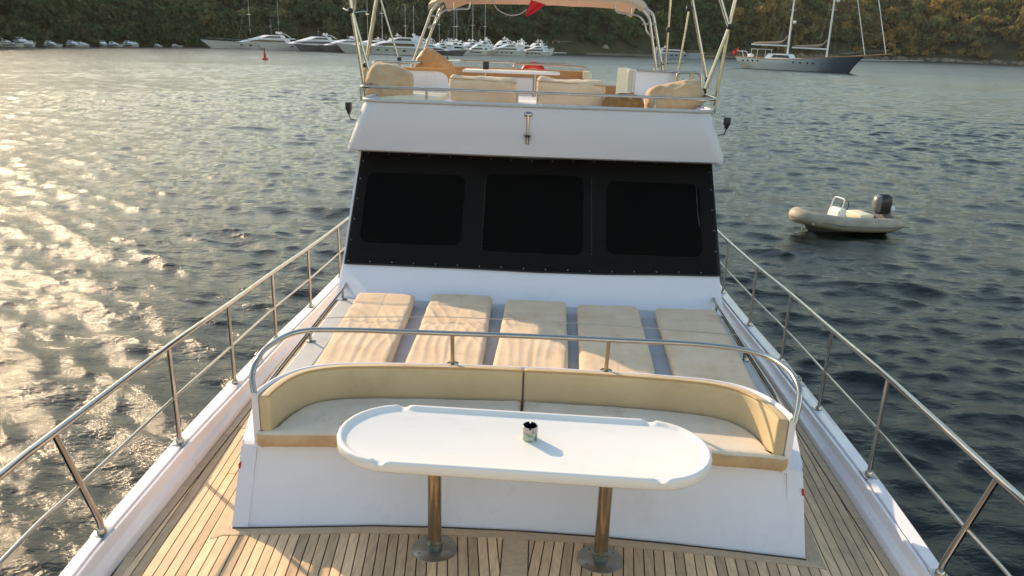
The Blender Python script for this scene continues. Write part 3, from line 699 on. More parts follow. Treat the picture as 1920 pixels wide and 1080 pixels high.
b = MB(); b.loft([[(-1.36, 12.2, 4.2), (.66, 12.2, 4.2), (.70, 12.24, 4.42), (-1.38, 12.24, 4.43)], [(-1.36, 12.3, 4.2), (.66, 12.3, 4.2), (.70, 12.34, 4.42), (-1.38, 12.34, 4.43)]])
b.build("aft_settee_back", orange_c, yacht, 30)
MB().box((.74, 12.25, 4.3), (.13, .3, .24), bev=.02).build("settee_end", cream, yacht, 30)
for (pp, r_) in (([(-.42, 12.6, 4.2), (-.42, 12.6, 4.48), (-.1, 12.6, 4.495), (.70, 12.6, 4.475), (.80, 12.6, 4.4), (.80, 12.6, 4.15)], .018), ([(-1.9, 12.9, 4.5), (-.4, 12.9, 4.5), (.45, 12.9, 4.5)], .014),
                 ([(-2.1, 9.8, 4.2), (-2.07, 9.8, 4.54), (-1.5, 9.9, 4.54), (-1.3, 12.8, 4.5)], .02), ([(-1.74, 9.8, 4.0), (-1.74, 9.8, 4.53)], .016), ([(-1.92, 9.8, 4.2), (-1.92, 9.8, 4.54)], .02),
                 ([(1.62, 9.4, 4.0), (1.64, 9.4, 4.545), (1.92, 9.4, 4.55), (1.97, 9.4, 4.2)], .016), ([(1.81, 9.4, 4.2), (1.82, 9.4, 4.54)], .022),
                 ([(1.60, 11, 4.3), (1.60, 11, 4.55), (1.75, 11, 4.62), (2.0, 11, 4.63)], .018)):
    MB().tube(bend(pp, .06), r_, 8).build("grab_rail", steel, yacht, 60)
MB().box((.88, 11.2, 4.22), (.6, .5, .10), rot=-.25, bev=.03).build("starboard_seat", orange_c, yacht, 30)
MB().box((1.0, 10.6, 4.15), (.7, .4, .08), rot=-.2, bev=.02).build("starboard_locker", tan_w, yacht, 30)

# ------------------------------------------------------------------ loose things on the foredeck
def stadium(L_, W_, n=14):
    r = W_/2; h = L_/2-r; pts = []
    for k in range(n+1): a = -math.pi/2+math.pi*k/n; pts.append((h+r*math.cos(a), r*math.sin(a)))
    m = 14
    for k in range(1, m): pts.append((h-2*h*k/m, r))
    for k in range(n+1): a = math.pi/2+math.pi*k/n; pts.append((-h+r*math.cos(a), r*math.sin(a)))
    for k in range(1, m): pts.append((-h+2*h*k/m, -r))
    return pts
TC = Vector((.017, 3.705, 0)); TR = rad(-1.9)
table = thing("deck_table", (TC.x, TC.y, dz(3.7)), "long white oval table with raised rim on two steel legs in front of the bench", "table")
def tw(x, y, z): return (TC.x+x*math.cos(TR)-y*math.sin(TR), TC.y+x*math.sin(TR)+y*math.cos(TR), z)
def dens(pts, n):
    P = pts+[pts[0]]; L_ = [0]
    for a, b in zip(P, P[1:]): L_.append(L_[-1]+math.hypot(b[0]-a[0], b[1]-a[1]))
    return [(float(np.interp(L_[-1]*k/n, L_, [p[0] for p in P])), float(np.interp(L_[-1]*k/n, L_, [p[1] for p in P]))) for k in range(n)]
def ring(off, zf):
    out = []
    base = dens(stadium(2.056, .664), 260)
    for i, (x, y) in enumerate(base):
        a = base[i-1]; b_ = base[(i+1) % len(base)]; tx, ty = b_[0]-a[0], b_[1]-a[1]; l = math.hypot(tx, ty)
        nx, ny = -ty/l, tx/l
        out.append((x+nx*off, y+ny*off, zf(x, y)))
    return out
NOT = [(-.725, .33), (.725, .33), (-.725, -.33), (.725, -.33)]
def rimz(h):
    def f(x, y):
        d = min(math.hypot(x-a, y-b) for a, b in NOT)
        return 2.739+(h-2.739)*min(1, max(0, (d-.018)/.018)) if h > 2.74 else h
    return f
lv = [(0.03, lambda x, y: 2.69), (.008, lambda x, y: 2.695), (0, lambda x, y: 2.708), (0, rimz(2.746)), (.005, rimz(2.757)), (.016, rimz(2.761)), (.028, rimz(2.757)), (.036, rimz(2.748)), (.044, lambda x, y: 2.741), (.056, lambda x, y: 2.738)]
tt = MB(); secs = [[tw(*p) for p in ring(o, f)] for o, f in lv]; tt.loft(secs, caps=True)
tt.build("tabletop", gel2, table, 50)
for lx in (-.457, .479):
    y = 3.603-(lx)*.025; z0 = dz(y)+.004
    b = MB().lathe([(.0385, .012), (.0385, 2.69-z0)], (lx, y, z0), 28); lg = b.build("leg", brass, table, 50)
    b = MB().lathe([(.0, 0), (.127, 0), (.127, .006), (.122, .010), (.044, .012), (.044, .05), (.039, .052)], (lx, y, z0), 40)
    for k in range(4):
        a = rad(35+90*k); b.sphere((lx+.098*math.cos(a), y+.098*math.sin(a), z0+.011), (.009, .009, .004), 8, 5)
    b.build("base_plate", plate, lg, 40)
ash = thing("ashtray", (.056, 3.748, 2.739), "small round steel topped ashtray with patterned band in the middle of the white table", "ashtray")
b = MB().lathe([(.0, 0), (.040, 0), (.0415, .003), (.0415, .046), (.040, .048)], (.056, 3.748, 2.7385), 28); b.build("tin_base", pattern, ash, 40)
b = MB(); pr = [(.0405, .048), (.043, .05), (.043, .084), (.041, .086), (.037, .084), (.036, .062), (0, .06)]
vs = []; n = 32
for r, z in pr:
    for k in range(n):
        a = 2*math.pi*k/n; dip = .014 if (z > .08 and k % 8 in (0,)) else 0
        vs.append((.056+r*math.cos(a), 3.748+r*math.sin(a), 2.7385+z-dip))
b.add(vs, [(i*n+k, i*n+(k+1) % n, (i+1)*n+(k+1) % n, (i+1)*n+k) for i in range(len(pr)-1) for k in range(n)]); b.build("steel_bowl", steel, ash, 40)
MB().lathe([(0, .0), (.0355, .0)], (.056, 3.748, 2.7385+.066), 20).build("ash_bed", ash_in, ash)

# upholstery sections swept along a path
def rrect(w_, h_, r, n=5):
    r = min(r, w_*.49, h_*.49); pts = []
    for cx_, cy_, a0 in ((w_/2-r, h_/2-r, 0), (-w_/2+r, h_/2-r, 90), (-w_/2+r, -h_/2+r, 180), (w_/2-r, -h_/2+r, 270)):
        for k in range(n+1): a = rad(a0+90*k/n); pts.append((cx_+r*math.cos(a), cy_+r*math.sin(a)))
    return pts
def sweep(frames, w_, h_, r, endr, disp=None, ne=5, sub=3, nc=44, ds=.045):
    """frames: list of (centre, side, up). Ends rounded over length endr."""
    base = rrect(w_, h_, r)
    P = dens(base, nc)
    L_ = [0]
    for a, b_ in zip(frames, frames[1:]): L_.append(L_[-1]+(b_[0]-a[0]).length)
    tot = L_[-1]; secs = []
    ts = [endr*(1-math.cos(math.pi/2*k/ne)) for k in range(ne+1)]
    n = max(8, int(tot/ds)); inner = [endr+(tot-2*endr)*k/n for k in range(1, n)]
    allt = ts+inner+[tot-t for t in ts[::-1]]
    for t in allt:
        e = min(t, tot-t); k = 0 if e >= endr else endr-math.sqrt(max(0, endr**2-(endr-e)**2))
        i = max(j for j in range(len(L_)) if L_[j] <= t+1e-9); i = min(i, len(frames)-2)
        f = (t-L_[i])/max(1e-9, L_[i+1]-L_[i])
        c = frames[i][0].lerp(frames[i+1][0], f); sd_ = frames[i][1].lerp(frames[i+1][1], f).normalized(); u_ = frames[i][2].lerp(frames[i+1][2], f).normalized()
        sx_ = max(.02, (w_-2*k)/w_); sy_ = max(.02, (h_-2*k)/h_); sec = []
        for (x, y) in P:
            p = c+sd_*(x*sx_)+u_*(y*sy_)
            if disp: p = p+u_*disp(t/tot, x/(w_/2), y/(h_/2), p)
            sec.append(p)
        secs.append(sec)
    return secs
# backrest cushions (two), lying against the shell
for half in (0, 1):
    idx = [i for i, p in enumerate(PS) if (p.x <= -.003 if half == 0 else p.x >= .003)]
    fr_ = []
    for i in idx:
        n = pnorm(i); p = PS[i]; z0, z1 = 2.545-.02, backz(p.y)-.004
        fr_.append((Vector((p.x, p.y, (z0+z1)/2))+n*.036, n, Vector((0, -n.y*0, 1)).normalized()))
    if half == 0: fr_[-1] = (fr_[-1][0]+Vector((-.004-fr_[-1][0].x, 0, 0)), fr_[-1][1], fr_[-1][2])
    else: fr_[0] = (fr_[0][0]+Vector((.006-fr_[0][0].x, 0, 0)), fr_[0][1], fr_[0][2])
    t = thing("back_cushion", (-.8 if half == 0 else .8, 4.4, 2.55), ["olive beige vinyl back cushion curving round the left half of the bench", "olive beige vinyl back cushion curving round the right half of the bench"][half], "cushion", "bench back cushions")
    b = MB(); b.loft(sweep(fr_, .068, .268, .016, .018, lambda tt_, x, y, p: .004*nz(p.x*3, p.y*3, p.z*4))); b.build("pad", vinyl, t, 60)
    b = MB(); b.tube([f[0]-f[1]*.028+Vector((0, 0, .132)) for f in fr_], .0075, 6); b.build("piping", piping, t, 60)
# seat cushions (two)
def seat_poly(half):
    s = -1 if half == 0 else 1
    inner = [p for p in PS if (p.x*s > .01)]
    inner = sorted(inner, key=lambda p: p.x*s)
    back = [(s*.008, 4.545)]+[(p.x-.0*s, p.y-.015) for p in inner if p.y > 4.05]
    return back, s
for half in (0, 1):
    back, s = seat_poly(half)
    poly = [(s*.008, 4.045)]+[(s*x, bft(x)-.055+.010*nz(x*3, 5)) for x in np.linspace(.15, 1.5, 14)]+[(s*1.545, 3.955), (s*1.575, 3.975), (s*1.578, 4.01), (s*1.49, 4.03)]
    bb = back[::-1]; poly += bb
    t = thing("seat_cushion", (s*.8, 4.3, topz), ["stained beige seat cushion on the left half of the bench", "beige seat cushion on the right half of the bench, front edge sunlit"][half], "cushion", "bench seat cushions")
    n = len(poly); cx_ = sum(p[0] for p in poly)/n; cy_ = sum(p[1] for p in poly)/n
    def shr(d):
        out = []
        for i in range(n):
            a, b_ = Vector(poly[i-1]), Vector(poly[(i+1) % n]); tg = (b_-a); tg = tg.normalized() if tg.length > 1e-6 else Vector((1, 0)); nm = Vector((-tg.y, tg.x))
            if nm.dot(Vector((cx_, cy_))-Vector(poly[i])) < 0: nm = -nm
            out.append(Vector(poly[i])+nm*d)
        return out
    b = MB(); secs = []
    for d, z in ((.02, topz+.002), (.004, topz+.008), (-.004, topz+.03), (-.004, topz+.066), (.004, topz+.086), (.016, topz+.098), (.036, topz+.103)):
        secs.append([(p.x, p.y, z+.004*nz(p.x*5, p.y*5, z)+.003*nz(p.x*22, p.y*22)) for p in shr(d)])
    b.loft(secs[:5]); b.build("boxing", boxc, t, 60)
    b = MB(); b.loft(secs[4:]); b.build("pad", terry2, t, 60)
# five sunpads on the coachroof
PADS = [((-1.616, -1.097), (-1.544, -1.001), 6.83), ((-.915, -.36), (-.904, -.33), 6.88), ((-.202, .352), (-.231, .319), 6.79), ((.476, 1.022), (.425, .983), 6.75), ((1.191, 1.769), (1.121, 1.663), 6.76)]
PLAB = ["wrinkled beige sunpad fully in the sun, leftmost of the row below the windscreen", "beige sunpad with diagonal folds, second from the left, its top corner in shade", "middle sunpad of the row, half shaded by a slanting shadow edge", "worn tan sunpad, second from the right in the row, mostly shaded", "pale beige sunpad entirely in shade, rightmost of the row below the windscreen"]
for i, ((xl, xr), (nl, nr_), yf) in enumerate(PADS):
    t = thing("sunpad", ((nl+nr_)/2, 5.6, 2.4), PLAB[i], "sunpad", "sunpads on the coachroof")
    yn = 4.86; k = (yf-yn)/(yf-5.15); wl = (xr-xl)*.5+(nr_-nl)*.5
    cxf = (xl+xr)/2; cxn = cxf+((nl+nr_)/2-cxf)*k+(-.03, 0, 0, 0, .035)[i]
    fr_ = []
    for j in range(30):
        f = j/29; y = yf+(yn-yf)*f; z = 2.452+.012*max(0, 1-f/.16)+(.005*math.sin(9*f+i))
        fr_.append((Vector((cxf+(cxn-cxf)*f+.008*nz(f*3, i*7.), y, z)), Vector((1, 0, 0)), Vector((0, 0, 1))))
    wrk = [1.3, 1.5, 1.0, .4, .25][i]
    def disp(tt_, x, y, p, i=i, wrk=wrk):
        if y < .2: return .004*nz(p.x*8, p.y*3)
        # diagonal pulls across the middle, and a crease below the head end
        ph = (p.x*1.0+p.y*.5)*52+6*nz(p.x*4, p.y*2.5, i)
        ph2 = p.x*70+5*nz(p.x*3, p.y*1.5, i+9)
        pul = (max(0, math.sin(ph))**2*.013*max(0, 1-abs(tt_-.36-.12*x)/.26)*(.3+.7*abs(x))+(.5+.5*math.sin(ph2))**2*.005*max(0, 1-abs(tt_-.62)/.36))*wrk
        cre = -.014*math.exp(-((tt_-.165)/.012)**2)*(1 if i < 2 else .6)
        seam = -.004*math.exp(-((x-.05)/.03)**2)
        return pul+cre+seam+.007*nz(p.x*5, p.y*3, i*3)+.0015*nz(p.x*22, p.y*22, i)
    b = MB(); P_ = sweep(fr_, wl+.025, .105, .045, .05, disp, nc=110, ds=.02); b.loft(P_)
    b.build("pad", terry, t, 70)
    # towelling cover hem showing along the near edge of each side
    b = MB(); b.tube([Vector((f[0].x+(wl/2-.012)*0+(wl/2-.004), f[0].y, f[0].z-.02)) for f in fr_[1:-1]], .004, 5); b.build("seam", piping if i == 3 else terry2, t, 60)
# thin cord across the pads
co = MB(); co.tube([(-1.80, 6.05, 2.515), (-1.55, 6.08, 2.528), (-.7, 6.17, 2.535), (0, 6.18, 2.53), (.9, 6.15, 2.525), (1.80, 6.1, 2.51)], .0035, 5)
tag(co.build("lashing_cord", cord_m), "thin grey cord stretched across the five sunpads between the low handrails", "cord")

# ------------------------------------------------------------------ loose things on the flybridge
def pillow(name, c, size, rot, m, label, cat="pillow", group=None, seed=0, fat=.4):
    w_, h_, t_ = size; R = rot.to_matrix() if hasattr(rot, 'to_matrix') else rot
    n = 26; vs = []; fs = []
    for side in (1, -1):
        b0 = len(vs)
        for j in range(n+1):
            for i in range(n+1):
                u, v = -1+2*i/n, -1+2*j/n
                pin = 1-.10*(u*u*v*v)
                x = u*w_/2*(1-.17*v*v*u*u); y = v*h_/2*(1-.17*u*u*v*v)
                th = (max(0, 1-u**4)*max(0, 1-v**4))**fat*t_/2
                edge = (1-u**6)*(1-v**6)
                wr = (.026*nz(u*2.2+seed, v*2.2, seed)+.022*nz(u*5+seed, v*4, seed)+.010*math.sin((u*5+v*2)*3+seed)*max(abs(u), abs(v))**3)*edge
                vs.append(R @ Vector((x, y, side*th+wr))+Vector(c))
        for j in range(n):
            for i in range(n): fs.append((b0+j*(n+1)+i, b0+j*(n+1)+i+1, b0+(j+1)*(n+1)+i+1, b0+(j+1)*(n+1)+i))
    mb = MB(); mb.add(vs, fs)
    o = mb.build(name, m, None, 80)
    # give the object its own origin
    off = Vector(c); o.data.transform(Matrix.Translation(-off)); o.location = off
    return tag(o, label, cat, group)
from mathutils import Euler
pillow("scatter_pillow", (-1.66, 8.72, 4.31), (.54, .46, .36), Euler((rad(68), rad(14), rad(12))), pillow_m, "tan pillow slumped in the left front corner of the flybridge", "pillow", "flybridge pillows", 3)
pillow("scatter_pillow", (1.51, 8.66, 4.27), (.66, .36, .32), Euler((rad(55), rad(-14), rad(-8))), pillow_m, "grey tan pillow lying in the right front corner of the flybridge", "pillow", "flybridge pillows", 9)
pillow("scatter_pillow", (-1.34, 10.15, 4.475), (.52, .36, .34), Euler((rad(72), rad(32), rad(-10))), orange_c, "orange pillow leaning over the white settee end on the left of the flybridge", "pillow", "flybridge pillows", 5)
def block_cushion(x0, x1, label, seed):
    fr_ = []
    for j in range(16):
        f = j/15; fr_.append((Vector((x0+(x1-x0)*f, 8.72+.01*nz(f*3, seed), 4.305-.03*f)), Vector((0, .93, .36)).normalized(), Vector((0, -.36, .93)).normalized()))
    b = MB(); b.loft(sweep(fr_, .19, .33, .075, .06, lambda t_, x, y, p: .026*nz(p.x*4, p.y*5+seed, p.z*4)+.012*nz(p.x*13, seed, p.z*13)))
    t = thing("back_rest_cushion", ((x0+x1)/2, 8.72, 4.19), label, "cushion", "flybridge sunbed cushions")
    b.build("pad", terry, t, 70)
    e = MB(); e.tube([f[0]+f[1]*-.06+f[2]*.155 for f in fr_], .006, 5); e.build("seam", piping, t, 60)
block_cushion(-.98, -.23, "upright beige cushion behind the horn, left of the two on the flybridge front", 2.)
block_cushion(-.01, .75, "upright beige cushion with a ragged seam, right of the two on the flybridge front", 6.)
pillow("cloth_bundle", (.94, 8.5, 4.20), (.46, .30, .24), Euler((rad(10), rad(-6), rad(4))), gold_c, "golden brown cloth bundle lying right of the flybridge cushions", "bundle", None, 12, .7)
ft = thing("flybridge_table", (-.38, 11, 3.8), "narrow white table on the flybridge in front of the orange settee", "table")
MB().box((-.38, 11, 4.425), (1.34, .5, .035), bev=.012).build("tabletop", gel2, ft, 40)
for x in (-.75, -.05): MB().tube([(x, 11, 3.8), (x, 11, 4.41)], .03, 12).build("leg", steel, ft, 50)
sp = MB(); sp.box((-.75, 11.1, 4.495), (.085, .08, .105), bev=.012); tag(sp.build("portable_speaker", black, None, 40), "small black speaker standing on the flybridge table", "speaker")
lb = MB(); R_ = .17; lb.tube([(-.10+R_*math.cos(a), 12.92, 4.30+R_*math.sin(a)) for a in np.linspace(0, 2*math.pi, 28, endpoint=False)], .055, 10, closed=True)
lbt = thing("lifebuoy", (-.10, 12.92, 4.12), "red lifebuoy hung on the rail behind the flybridge table", "lifebuoy"); lb.build("ring", red, lbt, 60)
for a in (200, 270, 340):
    q = MB(); q.tube([(-.10+R_*math.cos(rad(a+k)), 12.92, 4.30+R_*math.sin(rad(a+k))) for k in (-9, 0, 9)], .058, 10); q.build("band", white_p, lbt, 60)

# bimini and awning frames over the flybridge
bim = thing("bimini_canopy", (0, 12, 3.8), "beige canvas sun canopy on curved steel legs above the flybridge", "canopy")
def can_z(u, v): return 5.395+.10*(1-abs(u)**2.2)*.35-.12*max(0, abs(u)-.8)/.2+.20*math.sin(math.pi*v)+.012*nz(u*4, v*4)
b = MB(); NU2, NV2 = 40, 16; vs = []
for j in range(NV2+1):
    for i in range(NU2+1):
        u = -1+2*i/NU2; v = j/NV2; vs.append((-.04+1.52*u*(1+.04*v), 11.0+2.8*v+.06*abs(u)**4, can_z(u, v)))
b.add(vs, [(j*(NU2+1)+i, j*(NU2+1)+i+1, (j+1)*(NU2+1)+i+1, (j+1)*(NU2+1)+i) for j in range(NV2) for i in range(NU2)])
n0 = len(vs)
ed = [(-.04+1.52*u, 11.0+.06*abs(u)**4, can_z(u, 0)) for u in [-1+2*i/NU2 for i in range(NU2+1)]]
lo2 = [(x, y-.01, z-.045-.02*(abs(x) > 1.3)) for x, y, z in ed]
b.add(ed+lo2, [(i, i+1, NU2+1+i+1, NU2+1+i) for i in range(NU2)])
b.build("canopy", canvas, bim, 60)
MB().tube([(x, y+.02, z-.03) for x, y, z in ed], .016, 8).build("cross_bar", steel, bim, 60)
for pts in ([(-1.42, 11, 5.28), (-1.5, 11, 5.2), (-1.80, 11, 4.42), (-1.85, 11, 4.0)], [(-1.36, 11.15, 5.28), (-1.42, 11.15, 5.2), (-1.72, 11.15, 4.42), (-1.78, 11.15, 4.0)],
            [(1.38, 11, 5.29), (1.47, 11, 5.2), (1.63, 11, 4.5), (1.68, 11, 4.0)], [(1.42, 11.1, 5.32), (1.53, 11.1, 5.25), (1.73, 11.1, 4.5), (1.78, 11.1, 4.0)]):
    MB().tube(bend(pts, .07), .019, 10).build("leg", steel, bim, 60)
for pts in ([(-.97, 11, 5.33), (-.98, 11, 5.235), (-1.31, 11, 5.215), (-1.40, 11, 5.15), (-1.45, 11, 5.02), (-1.56, 11, 4.97)], [(.99, 11, 5.34), (1.02, 11, 5.25), (1.33, 11, 5.215), (1.41, 11, 5.14), (1.45, 11, 5.0), (1.57, 11, 4.93)],
            [(-1.20, 11, 5.31), (-1.2, 11, 5.22)], [(1.22, 11, 5.31), (1.22, 11, 5.22)], [(-1.38, 11, 5.13), (-1.52, 11, 5.13)], [(1.38, 11, 5.11), (1.57, 11.05, 5.11)]):
    MB().tube(bend(pts, .06), .013, 8).build("brace", steel, bim, 60)
aw = thing("awning_frame", (0, 9, 3.8), "tall crossed stainless poles rising on both sides of the flybridge", "frame")
for pts, r_ in (([(-2.09, 8.6, 5.6), (-2.03, 8.6, 5.09), (-1.91, 8.6, 4.26), (-1.90, 8.6, 4.16)], .021), ([(-2.10, 9.3, 5.7), (-2.2, 9.4, 5.12)], .021), ([(-2.24, 9.5, 5.12), (-2.06, 9.5, 4.44), (-2.0, 9.5, 4.2)], .017),
                ([(-1.94, 9.8, 5.6), (-2.17, 9.8, 4.47), (-2.2, 9.8, 4.2)], .024), ([(-2.02, 9.9, 5.4), (-1.76, 9.9, 4.55)], .013), ([(-2.27, 9.2, 5.13), (-2.12, 9.0, 5.08), (-1.95, 9.0, 5.10)], .009),
                ([(1.52, 9.6, 5.6), (1.53, 9.6, 4.5)], .014), ([(1.70, 9.6, 5.6), (2.05, 9.6, 4.43), (2.05, 9.6, 4.2)], .019), ([(1.75, 9.6, 5.27), (1.69, 9.6, 4.55)], .014),
                ([(1.86, 9, 5.6), (2.10, 9, 5.05)], .021), ([(2.17, 9, 5.6), (2.10, 9, 5.05), (1.90, 9, 4.34), (1.88, 9, 4.2)], .021), ([(2.11, 9.05, 5.05), (2.05, 9.05, 4.19)], .019)):
    MB().tube(pts, r_, 10).build("pole", steel, aw, 60)
for c_ in ((-2.04, 8.6, 5.09), (2.10, 8.98, 5.06), (2.05, 9.6, 4.46), (1.9, 9, 4.36), (-2.17, 9.8, 4.49), (-1.76, 9.9, 4.57), (1.74, 9.6, 5.26), (1.53, 9.6, 5.02)):
    MB().box(c_, (.055, .055, .06), bev=.015).build("clamp", black, aw, 50)
fg = MB(); fv = []
for j in range(11):
    for i in range(11):
        u, v = i/10, j/10; wd = .19*(1-v)**.7+.012
        fv.append((-.055-.15*v+wd*(u-.45), 10.96+.035*math.sin(11*u+3*v)*(1-v*.5), 5.37-.215*v-.05*u*(1-v)))
fg.add(fv, [(j*11+i, j*11+i+1, (j+1)*11+i+1, (j+1)*11+i) for j in range(10) for i in range(10)])
tag(fg.build("small_flag", flagm, None, 80), "small red flag hanging bunched under the front of the canopy", "flag")
rp3 = MB(); rp3.tube(smooth_path([(-.67, 11, 5.36), (-.6, 11, 5.24), (-.44, 11, 5.17), (-.29, 11, 5.19), (-.2, 11, 5.25)], 5), .007, 6)
tag(rp3.build("hanging_cord", cord_m, None, 60), "pale cord looping below the canopy edge beside the red flag", "cord")

# ------------------------------------------------------------------ boats in the bay
def hull_loft(L_, B, H, bowH, xs=None, rake=.12, stern_taper=.9, keel=-.5, flare=.75, xoff=0.0):
    """sections along x (0 stern .. L bow)."""
    secs = []; n = 15
    for i in range(n):
        t = i/(n-1)
        bw = B/2*(stern_taper+(1-stern_taper)*min(1, t/.35)) if t < .45 else B/2*max(0.02, math.cos((t-.45)/.55*math.pi/2)**.75)
        h = H+(bowH-H)*t**2.2
        xt = L_*t*(1+0)+rake*L_*max(0, t-.6)/.4*1.0
        xb = L_*t
        wl = bw*(flare if t < .5 else flare*(1-(t-.5)*.6))
        x_ = lambda z: xb+(xt-xb)*max(0, z/h)
        secs.append([(x_(h), -bw, h), (x_(h*.55), -(bw*.96*.55+wl*.45), h*.55), (x_(0), -wl, 0.0), (xb, -wl*.6, keel), (xb, wl*.6, keel), (x_(0), wl, 0.0), (x_(h*.55), bw*.96*.55+wl*.45, h*.55), (x_(h), bw, h)])
    return secs
def block(mb, x0, x1, w0, z0, z1, fr, br, sd=.12, bev=None, w1=None):
    """tapered deckhouse: fr/br = how far front/back lean in at the top"""
    w1 = w1 or w0*(1-sd)
    a = [(x0, -w0/2, z0), (x1-.1*(x1-x0), -w0/2, z0), (x1, -w0*.28, z0), (x1, w0*.28, z0), (x1-.1*(x1-x0), w0/2, z0), (x0, w0/2, z0)]
    zm = z1-.12*(z1-z0)
    def lv(f, z, w): return [(x0+br*f, -w/2, z), (x1-.1*(x1-x0)-fr*f, -w/2, z), (x1-fr*f, -w*.26, z), (x1-fr*f, w*.26, z), (x1-.1*(x1-x0)-fr*f, w/2, z), (x0+br*f, w/2, z)]
    mb.loft([a, lv(.88, zm, w1*1.02), lv(1, z1, w1*.94)])
def place(root, x, y, head, z=0.0):
    root.location = (x, y, z); root.rotation_euler = (0, 0, head)
def local(mb, name, m, parent, sm=35): return mb.build(name, m, parent, sm, world=False)
def motor_boat(name, label, cat, group, L_, B, H, hullm=None, decks=2, dark=False, domes=2, mast=0, fenders=0):
    r = thing(name, (0, 0, 0), label, cat, group)
    if L_ > 11: H *= .70
    hm = hullm or white_p
    h = MB(); h.loft(hull_loft(L_, B, H, H*1.45), closed_sec=True); hu = local(h, "hull", hm, r)
    st = MB()
    for s in (-1, 1): st.tube([(0, s*B*.455, H*.93), (L_*.45, s*B*.505, H*.96), (L_*.8, s*B*.40, H*1.16)], .05, 5)
    local(st, "rub_rail", grey_h, hu)
    d = MB(); block(d, L_*.10, L_*.74, B*.82, H*.95, H*.95+2.0*(H/2.2), L_*.20, L_*.02); h1 = local(d, "superstructure", white_p, r)
    z1 = H*.95+2.0*(H/2.2)
    w_ = MB(); block(w_, L_*.18, L_*.66, B*.84, H*1.0+.65*(H/2.2), H*1.0+1.5*(H/2.2), L_*.08, .3, sd=.03); local(w_, "window", far_glass, h1)
    if decks > 1:
        d = MB(); block(d, L_*.05, L_*.52, B*.74, z1, z1+.28, L_*.02, -.2); block(d, L_*.16, L_*.50, B*.66, z1+.25, z1+1.5*(H/2.2), L_*.13, .5); f2 = local(d, "flybridge", white_p, r)
        w_ = MB(); block(w_, L_*.22, L_*.465, B*.675, z1+.45*(H/2.2), z1+1.15*(H/2.2), L_*.07, .3, sd=.03); local(w_, "window", far_glass, f2)
        z1 = z1+1.5*(H/2.2)
    a = MB()
    for s in (-1, 1): a.tube([(L_*.10, s*B*.3, z1-.6), (L_*.17, s*B*.28, z1+.5), (L_*.22, s*B*.2, z1+.65)], .12, 6)
    a.box((L_*.2, 0, z1+.6), (.9, B*.6, .14), bev=.05); ar = local(a, "radar_arch", white_p, r)
    for k in range(domes):
        q = MB(); q.sphere((L_*.2+.2, (k-(domes-1)/2)*B*.26, z1+.95), (.32, .32, .36), 10, 6); local(q, "radar_dome", white_p, ar)
    if mast:
        q = MB(); q.tube([(L_*.3, 0, z1), (L_*.3, 0, z1+mast)], .07, 5); q.tube([(L_*.3, -.9, z1+mast*.55), (L_*.3, .9, z1+mast*.55)], .04, 4); local(q, "mast", grey_h, r)
    for k in range(5):
        for s in (-1, 1):
            q = MB(); q.box((L_*(.30+.10*k), s*B*.468*(1 if k < 3 else .96-.05*(k-2)), H*.62+.03*k), (.9, .18, .42), bev=.1); local(q, "porthole", far_glass, hu)
    rl = MB()
    for s in (-1, 1):
        P_ = [(L_*t_*(1)+.12*L_*max(0, t_-.6)/.4, s*(B/2*max(.02, math.cos((t_-.45)/.55*math.pi/2)**.75))*.96, H+(H*.45)*t_**2.2+.75) for t_ in (.55, .65, .75, .85, .95)]
        rl.tube(P_, .035, 4)
        for p in P_: rl.tube([(p[0], p[1], p[2]-.75), p], .025, 4)
    local(rl, "bow_rail", steel, r)
    for k in range(fenders):
        q = MB(); q.tube([(L_*(.2+.14*k), -B*.55, .5), (L_*(.2+.14*k), -B*.55, 1.35)], .17, 7); local(q, "fender", navy_h, r)
    return r
def head_of(dx, dy): return math.atan2(dy, dx)
BH = head_of(-.72, -.69)
def by_bow(r, L_, x, y, h):
    r.scale = (1, 1, .86); place(r, x-math.cos(h)*L_, y-math.sin(h)*L_, h); return r
MG_ = "motor yachts moored in the marina"
by_bow(motor_boat("motor_cruiser", "long white motor yacht with several radar domes at the left end of the marina row", "motor yacht", MG_, 27, 6.4, 2.7, domes=3, mast=5.5), 27, -97.9, 231.8, BH)
by_bow(motor_boat("motor_cruiser", "white motor yacht with thin radar mast directly behind the red buoy", "motor yacht", MG_, 26, 6.2, 2.7, domes=2, mast=3.2), 26, -82, 231, BH+.03)
by_bow(motor_boat("motor_cruiser", "grey hulled motor yacht with white upper decks, right of the red buoy", "motor yacht", MG_, 22, 5.6, 2.3, hullm=grey_h, domes=2, mast=2), 22, -70.5, 230, BH)
by_bow(motor_boat("motor_cruiser", "white topped motor yacht with dark grey hull, second grey hull right of the red buoy", "motor yacht", MG_, 22, 5.6, 2.3, hullm=grey_h, domes=1, mast=3.4), 22, -62.5, 228, BH)
by_bow(motor_boat("motor_cruiser", "dark grey low motor yacht tucked left of the big white tall decked yacht", "motor yacht", MG_, 20, 5.4, 2.2, hullm=navy_h, domes=2, mast=2.5), 20, -57, 227.5, BH)
by_bow(motor_boat("motor_cruiser", "big white tall decked yacht with hanging fenders behind the left awning poles", "motor yacht", MG_, 25, 6.8, 3.1, domes=2, mast=4, fenders=4), 25, -56.5, 226, head_of(-.97, .0))
by_bow(motor_boat("motor_cruiser", "dark grey hulled yacht with an arched rail just behind the green buoy", "motor yacht", MG_, 14, 4.4, 1.9, hullm=grey_h, domes=1, fenders=2), 14, -24.2, 238, head_of(.95, -.2))
by_bow(motor_boat("motor_cruiser", "cream sided motor yacht with three dark fenders right of the green buoy", "motor yacht", MG_, 14, 4.6, 2.1, hullm=pink_h, domes=0, fenders=3), 14, -30, 266, head_of(-.9, -.1))
